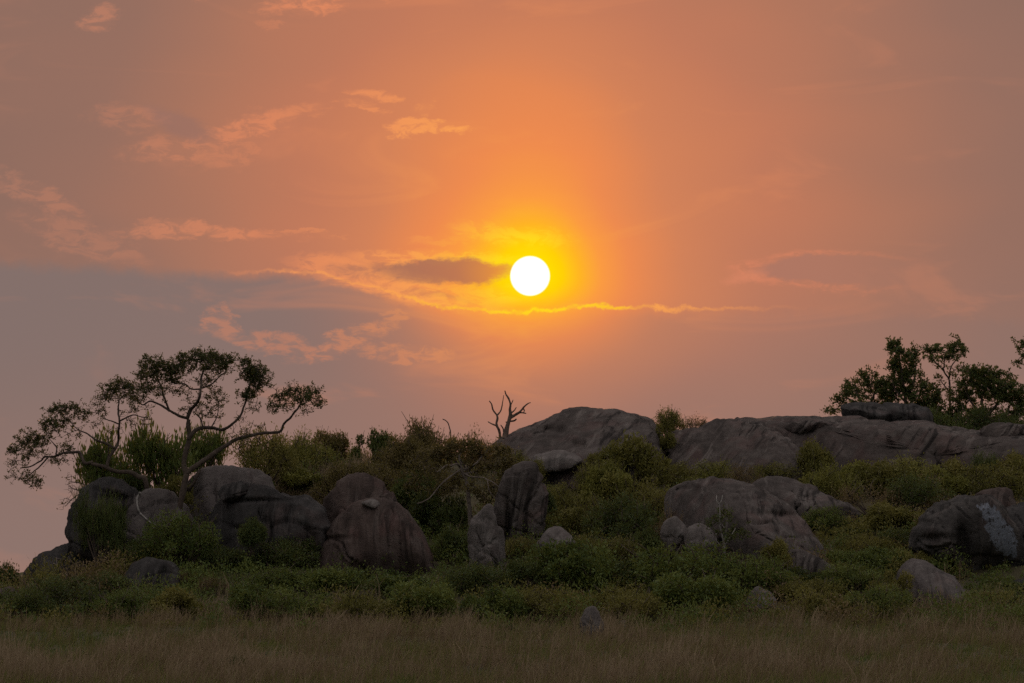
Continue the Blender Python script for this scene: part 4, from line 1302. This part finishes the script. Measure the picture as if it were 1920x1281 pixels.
bush(800, 925, 120, 70, 'russet', 'russet olive bush left of the twisted pale limbs', D=142.5)
bush(980, 880, 75, 48, 'olive', 'small olive bush between the crest dome and the pillow boulder', D=147.8)
bush(560, 940, 120, 55, 'yellow', 'low yellowish bush on top of the streaked wall', D=144)
# at the foot of the left rocks
bush(186, 1058, 118, 118, 'cane', 'dark upright cane bush before the big left boulder', D=134.6)
bush(335, 1082, 160, 128, 'green', 'round green bush in front of the tall tree base', D=134.2)
bush(268, 1060, 110, 65, 'dark', 'dark low bush between cane bush and round green bush', D=134.8)
bush(18, 1120, 70, 68, 'dark', 'dark bush against the sky at the far left edge', D=136)
bush(70, 1120, 80, 45, 'dark', 'low dark bush below the flat left slab', D=133)
bush(430, 1095, 120, 70, 'dark', 'dark bush at the left foot of the streaked rock wall', D=134)
bush(540, 1085, 150, 95, 'dark', 'wide dark bush hiding the foot of the streaked rock wall', D=134.5)
bush(675, 1105, 110, 92, 'dark', 'upright dark bush in front of the reddish dome', D=133.4)
bush(850, 1070, 100, 100, 'dark', 'leafy bush between the reddish dome and the finger stone', D=135.2)
bush(180, 1130, 130, 60, 'dark', 'low dark bush left of the nearly black rock', D=131)
bush(520, 1125, 140, 65, 'green', 'low green bush under the wide dark bush', D=131)
bush(620, 1135, 150, 70, 'green', 'green bush left of the reddish dome foot', D=130.5)
bush(760, 1140, 170, 70, 'green', 'wide green bush right of the reddish dome foot', D=130)
bush(890, 1125, 150, 70, 'dark', 'dark green bush under the finger stone', D=131)
bush(395, 1140, 70, 66, 'brown', 'dry straw-brown shrub right of the nearly black rock', D=130.4)
bush(350, 1120, 60, 58, 'brown', 'small tan dry shrub beside the nearly black rock', D=131.4)
# centre
bush(1065, 1115, 185, 118, 'green', 'large round dense bush in the centre below the pale faceted rock', D=131.5)
bush(1275, 1120, 230, 108, 'green', 'largest dense round green bush below the two pale rocks', D=131)
bush(1415, 1130, 160, 95, 'green', 'green bush right of the largest round bush', D=130.2)
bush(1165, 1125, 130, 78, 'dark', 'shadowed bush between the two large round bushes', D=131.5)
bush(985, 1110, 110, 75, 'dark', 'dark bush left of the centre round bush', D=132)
bush(975, 1055, 80, 50, 'olive', 'small olive bush between finger stone and faceted rock', D=135.4)
bush(1065, 960, 120, 70, 'olive', 'rounded olive bush on the slope right of the tall slab', D=142)
bush(1140, 950, 120, 70, 'yellow', 'yellow-olive bush high on the centre slope', D=143)
bush(1080, 1005, 130, 70, 'olive', 'olive bush above the pale faceted rock', D=138.5)
bush(1170, 1020, 150, 95, 'dark', 'dark green bush in the hollow left of the two pale rocks', D=137.5)
bush(1215, 960, 130, 80, 'olive', 'olive bush left of the bare dome top', D=142.5)
bush(1190, 895, 150, 75, 'olive', 'bushy olive thicket in the gully under the ridge dome', D=148)
bush(1235, 840, 80, 60, 'olive', 'small olive bush in the notch between dome and shoulder', D=152)
bush(1252, 806, 72, 44, 'olive', 'upright shrub on the skyline notch right of the ridge dome', D=156.5)
bush(1308, 815, 70, 44, 'brown', 'pale feathery shrub on the skyline above the rock shoulder', D=158)
bush(1262, 975, 100, 40, 'brown', 'brownish bush against the left end of the bare dome', D=137.2)
bush(1120, 870, 70, 36, 'olive', 'low bush at the right foot of the pillow boulder', D=149)
# right slope
bush(1330, 900, 120, 36, 'yellow', 'yellowish low bush under the rock shoulder', D=147.5)
bush(1395, 897, 80, 40, 'brown', 'bare brown bush above the top of the bare dome', D=146.8)
bush(1520, 880, 90, 52, 'olive', 'olive bush in the fold under the lens-shaped boulder', D=149.5)
bush(1600, 905, 130, 48, 'yellow', 'bright yellow-green bush in the middle of the right slope', D=148)
bush(1700, 908, 140, 50, 'yellow', 'broad yellow-green bush high on the right slope', D=148)
bush(1848, 888, 80, 50, 'dark', 'dark round bush high at the right under the whaleback', D=149)
bush(1790, 908, 120, 46, 'olive', 'olive bush left of the dark round bush at right', D=147)
bush(1640, 955, 150, 66, 'brown', 'brown heathy bush in the hollow of the right slope', D=143.5)
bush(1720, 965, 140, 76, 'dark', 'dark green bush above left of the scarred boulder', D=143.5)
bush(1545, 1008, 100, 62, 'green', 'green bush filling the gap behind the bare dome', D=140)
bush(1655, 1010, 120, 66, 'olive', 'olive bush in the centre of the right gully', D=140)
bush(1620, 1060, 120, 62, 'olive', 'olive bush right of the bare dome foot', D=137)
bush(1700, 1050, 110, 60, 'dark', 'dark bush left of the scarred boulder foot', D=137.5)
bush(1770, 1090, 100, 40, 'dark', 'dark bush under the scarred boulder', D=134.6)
bush(1855, 1138, 100, 44, 'dark', 'dark bush right of the pale sloping slab', D=132.6)
bush(1668, 1120, 100, 70, 'olive', 'feathery olive bush left of the pale sloping slab', D=128.6)
bush(1590, 1125, 130, 70, 'green', 'green bush right of the small grey rock', D=131)
bush(1510, 1135, 130, 62, 'olive', 'olive bush just right of the small grey rock', D=129.5)
bush(1900, 900, 120, 50, 'olive', 'olive bush at the right edge below the whaleback', D=147)
bush(1880, 1155, 130, 50, 'dark', 'low dark bush at the right edge of the grass', D=128.5)
bush(1450, 898, 110, 34, 'olive', 'olive bush under the right foot of the rock shoulder', D=149)
bush(1560, 920, 120, 56, 'yellow', 'yellow-green bush above the dark tapering slab', D=146.5)
bush(1655, 915, 110, 50, 'olive', 'olive bush on the upper right slope between two yellow-green ones', D=147)
bush(1760, 925, 120, 60, 'yellow', 'yellow-green bush on the upper right slope above the scarred boulder', D=146)
bush(1850, 925, 130, 56, 'olive', 'olive bush above the brown rounded top at right', D=146)
bush(1690, 1000, 110, 60, 'olive', 'olive bush left of the scarred boulder brow', D=140.5)
bush(1590, 1034, 110, 46, 'dark', 'dark bush under the tip of the dark tapering slab', D=139.5)
bush(1640, 1090, 130, 72, 'green', 'green bush in the lower right gully', D=134.5)
bush(1735, 1075, 100, 40, 'olive', 'olive bush above the pale sloping slab', D=134.4)
bush(1560, 1095, 100, 50, 'olive', 'olive bush at the right foot of the bare dome apron', D=133)
bush(1490, 1115, 120, 55, 'dark', 'dark bush below the apron of the bare dome', D=131)
bush(1815, 1112, 90, 36, 'olive', 'olive bush below the scarred boulder at right', D=133.5)
bush(1860, 1150, 110, 46, 'olive', 'olive bush at the grass edge right of the pale sloping slab', D=128.5)
bush(1100, 1060, 110, 66, 'olive', 'olive bush right of the pale faceted rock', D=135)
bush(1222, 1045, 80, 60, 'dark', 'dark bush left of the two pale rocks', D=135)
bush(1010, 960, 70, 60, 'dark', 'dark bush at the right edge of the tall upright slab', D=140)
bush(1130, 905, 100, 46, 'olive', 'olive bush under the front of the ridge dome', D=147)
bush(1285, 890, 80, 36, 'olive', 'olive bush at the left foot of the rock shoulder', D=149.5)
bush(740, 1015, 90, 55, 'dark', 'dark bush behind the right side of the reddish dome', D=137)
bush(1765, 805, 110, 60, 'dark', 'dark undergrowth bush between the tall and dense skyline trees', D=167.5)
bush(1850, 815, 120, 60, 'dark', 'dark undergrowth bush below the dense skyline tree', D=168)
bush(1915, 815, 90, 50, 'dark', 'dark undergrowth bush at the right end of the skyline', D=168)
bush(1620, 800, 130, 50, 'dark', 'undergrowth bush behind the flat crest slab', D=169)
bush(1545, 795, 40, 22, 'brown', 'tiny twiggy shrub on the skyline left of the flat crest slab', D=167)
bush(1900, 1125, 100, 36, 'dark', 'low dark bush under the right-edge boulders', D=131.5)
bush(1620, 1035, 90, 46, 'olive', 'small olive bush in the bare gap right of the bare dome', D=136.2)
bush(1585, 1075, 90, 44, 'green', 'small green bush beside the lower right flank of the bare dome', D=134.2)
bush(1810, 1160, 100, 34, 'green', 'low green bush in front of the pale sloping slab', D=127.2)
# front edge of the scrub
bush(120, 1150, 165, 70, 'dark', 'dark bush at the front of the scrub below the low flat slab', D=125.3)
bush(240, 1160, 143, 61, 'green', 'green bush at the front of the scrub below the nearly black rock', D=123.8)
bush(320, 1158, 121, 56, 'olive', 'olive bush at the front of the scrub left of the dry straw shrub', D=124.3)
bush(470, 1155, 143, 75, 'green', 'green bush at the front of the scrub right of the dry straw shrub', D=124.8)
bush(570, 1165, 132, 63, 'green', 'low round bush at the grass edge below the wide dark bush', D=123.8)
bush(690, 1165, 143, 70, 'olive', 'olive bush at the grass edge below the reddish dome', D=123.8)
bush(800, 1165, 154, 73, 'green', 'green bush at the grass edge below the leafy gap bush', D=123.6)
bush(925, 1160, 143, 73, 'green', 'green bush at the grass edge below the finger stone', D=124.2)
bush(1020, 1160, 132, 65, 'olive', 'olive bush at the grass edge left of the pointed grey stone', D=124.2)
bush(1180, 1155, 165, 73, 'olive', 'olive bush at the grass edge right of the pointed grey stone', D=124.8)
bush(1310, 1150, 176, 75, 'green', 'green bush at the grass edge under the largest round bush', D=125.2)
bush(1560, 1155, 121, 56, 'olive', 'small olive bush at the grass edge right of the tiny flat stone', D=124.8)
bush(1650, 1155, 143, 63, 'green', 'green bush at the grass edge left of the pale sloping slab', D=125.0)
bush(40, 1160, 132, 67, 'dark', 'dark bush at the front left corner of the scrub', D=124.3)
bush(1460, 1050, 70, 40, 'olive', 'small olive bush at the foot of the streaked face of the bare dome', D=131.6)
bush(1760, 1020, 90, 40, 'olive', 'low olive bush against the left side of the scarred boulder', D=134.8)
bush(1160, 1075, 110, 70, 'olive', 'olive bush behind the gap of the two large round bushes', D=134.5)
bush(1035, 940, 90, 34, 'yellow', 'small yellowish bush below the pillow boulder', D=145.6)
bush(470, 1010, 70, 45, 'dark', 'small dark bush on the face of the streaked wall', D=133.4)
# in the grass
bush(955, 1192, 44, 22, 'cane', 'small blackish dead shrub standing in the dry grass', D=118.5)
bush(440, 1262, 60, 36, 'dark', 'small dark green plant in the foreground grass at left', D=101)


# ------------------------------------------------------------------ scrub that covers the rise (nobody could count it)
def scrub():
    r = np.random.default_rng(99)
    n = 2100
    y = 166 - 58 * r.uniform(0, 1, n) ** 1.0
    y = np.where((y < 122) & (r.uniform(0, 1, n) < 0.35 + (122 - y) / 12.0), y + 22, y)
    x = r.uniform(-21, 24, n) * (y / 140)
    pxs = 960 + x / y * F
    # the left end of the rise is bare plain
    keep = ~((pxs < 60) & (y > 134)) & ~((pxs < 330) & (y > 141)) & ~((pxs < 520) & (y > 150))
    keep &= ~((pxs > 1235) & (y > 150)) & ~((pxs > 1215) & (pxs < 1345) & (y > 130) & (y < 137)) & ~((pxs > 1690) & (pxs < 1810) & (y > 125.5) & (y < 133))
    x, y, pxs = x[keep], y[keep], pxs[keep]
    n = len(x)
    z = ground_z(x, y)
    hue = fbm(np.stack([x * 0.22, y * 0.22, x * 0], -1), 61, 3)
    up = np.clip((y - 128) / 18, 0, 1)
    V, Fc, T = [], [], []
    off = 0
    kinds = {'green': [], 'olive': [], 'brown': []}
    for i in range(n):
        R = 0.26 + 0.66 * r.uniform() ** 1.8
        if pxs[i] > 1800 and 128.5 < y[i] < 137:
            R *= 0.7
        if y[i] < 121.5:
            R *= 0.6 if y[i] > 117 else 0.4
        if y[i] > 145:
            R *= 0.72
        H = R * r.uniform(0.75, 1.45)
        m = int(r.uniform(120, 190) * (R / 0.5) ** 1.6)
        u = r.normal(size=(m, 3))
        u /= np.linalg.norm(u, axis=1, keepdims=True)
        u[:, 2] = np.abs(u[:, 2])
        rad = (0.5 + 0.5 * r.uniform(0, 1, (m, 1))) * (1 + 0.3 * vnoise(u * 2.2 + i * 1.7, 7))[:, None]
        p = u * rad * np.array([R, R, H]) + np.array([x[i], y[i], z[i]])
        d = u * 0.6 + r.normal(size=(m, 3)) * 0.6 + np.array([0, 0, 0.5])
        v, f = leaf_arrays(p, d, 0.11 * r.uniform(0.6, 1.3, m), 0.05 * r.uniform(0.7, 1.2, m))
        t = np.clip(0.5 * r.uniform() + 0.5 * r.uniform(0, 1, m), 0, 1)
        s = hue[i] + 0.55 * (up[i] - 0.40) + r.normal() * 0.38
        key = 'green' if s < 0.05 else ('olive' if s < 0.62 else 'brown')
        kinds[key].append((v, f, t))
    for key, lst in kinds.items():
        vs = np.vstack([a for a, _, _ in lst])
        k = len(vs) // 4
        obj('ground_cover', mesh_from('ground_cover', vs, np.arange(4 * k).reshape(k, 4), 4, attr={'tint': np.concatenate([t for _, _, t in lst])}, mat=M['leaf_' + key]),
            label={'green': 'low green scrub covering the rise between the boulders', 'olive': 'low olive scrub on the upper slope of the rise', 'brown': 'dry brown scrub patches on the rise'}[key],
            category='scrub', kind='stuff')


scrub()


# ------------------------------------------------------------------ grass
def blades(x, y, h, wd, tint, seed):
    r = np.random.default_rng(seed)
    n = len(x)
    z = ground_z(x, y) - 0.03
    b = np.stack([x, y, z], -1)
    th = r.uniform(0, 2 * math.pi, n)
    side = np.stack([np.cos(th), np.sin(th), np.zeros(n)], -1) * (wd * 0.5)[:, None]
    ln = r.normal(size=(n, 3)) * 0.15 + np.array([0.02, 0, 1.0])
    ln /= np.linalg.norm(ln, axis=1, keepdims=True)
    bend = r.normal(size=(n, 3)) * np.array([0.16, 0.16, 0.03]) * h[:, None] + np.array([0.05, 0, -0.02])
    mid = b + ln * (h * 0.55)[:, None]
    tip = b + ln * h[:, None] + bend
    v = np.stack([b - side, b + side, mid + side * 0.8, mid - side * 0.8, tip + side * 0.35, tip - side * 0.35], 1).reshape(-1, 3)
    k = np.arange(n)[:, None] * 6
    f = np.stack([k + np.array([[0, 1, 2, 3]]), k + np.array([[3, 2, 4, 5]])], 1).reshape(-1, 4)
    return v, f, np.repeat(tint, 2)


def grass_field(name, label, n, ylo, yhi, hm, seed, tint_shift=0.0, wd=0.011, mask=None, tuft=7):
    r = np.random.default_rng(seed)
    nt = n // tuft
    ty = ylo + (yhi - ylo) * r.uniform(0, 1, nt)
    tx = r.uniform(-0.165, 0.165, nt) * ty
    if mask is not None:
        k = mask(tx, ty, r)
        tx, ty = tx[k], ty[k]
        nt = len(tx)
    th = r.normal(size=nt)
    x = np.repeat(tx, tuft) + r.normal(size=nt * tuft) * 0.07
    y = np.repeat(ty, tuft) + r.normal(size=nt * tuft) * 0.07
    th = np.repeat(th, tuft)
    n = len(x)
    p1 = fbm(np.stack([x * 0.16, y * 0.07, x * 0], -1), 71, 4)
    p2 = fbm(np.stack([x * 0.8, y * 0.5, x * 0 + 4], -1), 75, 3)
    tint = np.clip(0.55 + 0.30 * p1 + 0.50 * p2 + 0.20 * th - 0.35 * np.clip((98 - y) / 6, 0, 1) + tint_shift + r.normal(size=n) * 0.13, 0.0, 1.0)
    h = hm * (0.75 + 0.25 * p1 + 0.45 * p2 + 0.18 * th) * r.uniform(0.4, 1.45, n)
    h = np.maximum(h, 0.12)
    w = wd * r.choice([0.7, 1.0, 1.6, 2.6], n, p=[0.35, 0.35, 0.22, 0.08])
    v, f, t = blades(x, y, h, w, tint, seed + 1)
    obj(name, mesh_from(name, v, f, 4, attr={'tint': t}, mat=M['grass']), label=label, category='grass', kind='stuff')


grass_field('dry_grass', 'reddish-brown dry grass covering the foreground plain', 180000, 86, 127, 0.42, 31, -0.07, 0.013)


def hill_mask(x, y, r):
    px = 960 + x / y * F
    p = fbm(np.stack([x * 0.3, y * 0.3, x * 0 + 9], -1), 83, 3)
    return (p + r.normal(size=len(x)) * 0.25 > 0.05) & ~((px < 60) & (y > 134)) & ~((px < 330) & (y > 141)) & ~((px < 520) & (y > 150))


grass_field('slope_grass', 'tufts of green and straw grass growing between the bushes', 24000, 123, 158, 0.5, 37, -0.30, 0.015, hill_mask)


def ridge_mask(x, y, r):
    px = 960 + x / y * F
    return (px > 505) & (px < 680) & (r.uniform(0, 1, len(x)) < 0.9)


grass_field('straw_grass', 'pale straw grass patch on the left ridge crest', 120000, 142, 147.5, 0.5, 39, 0.25, 0.014, ridge_mask)
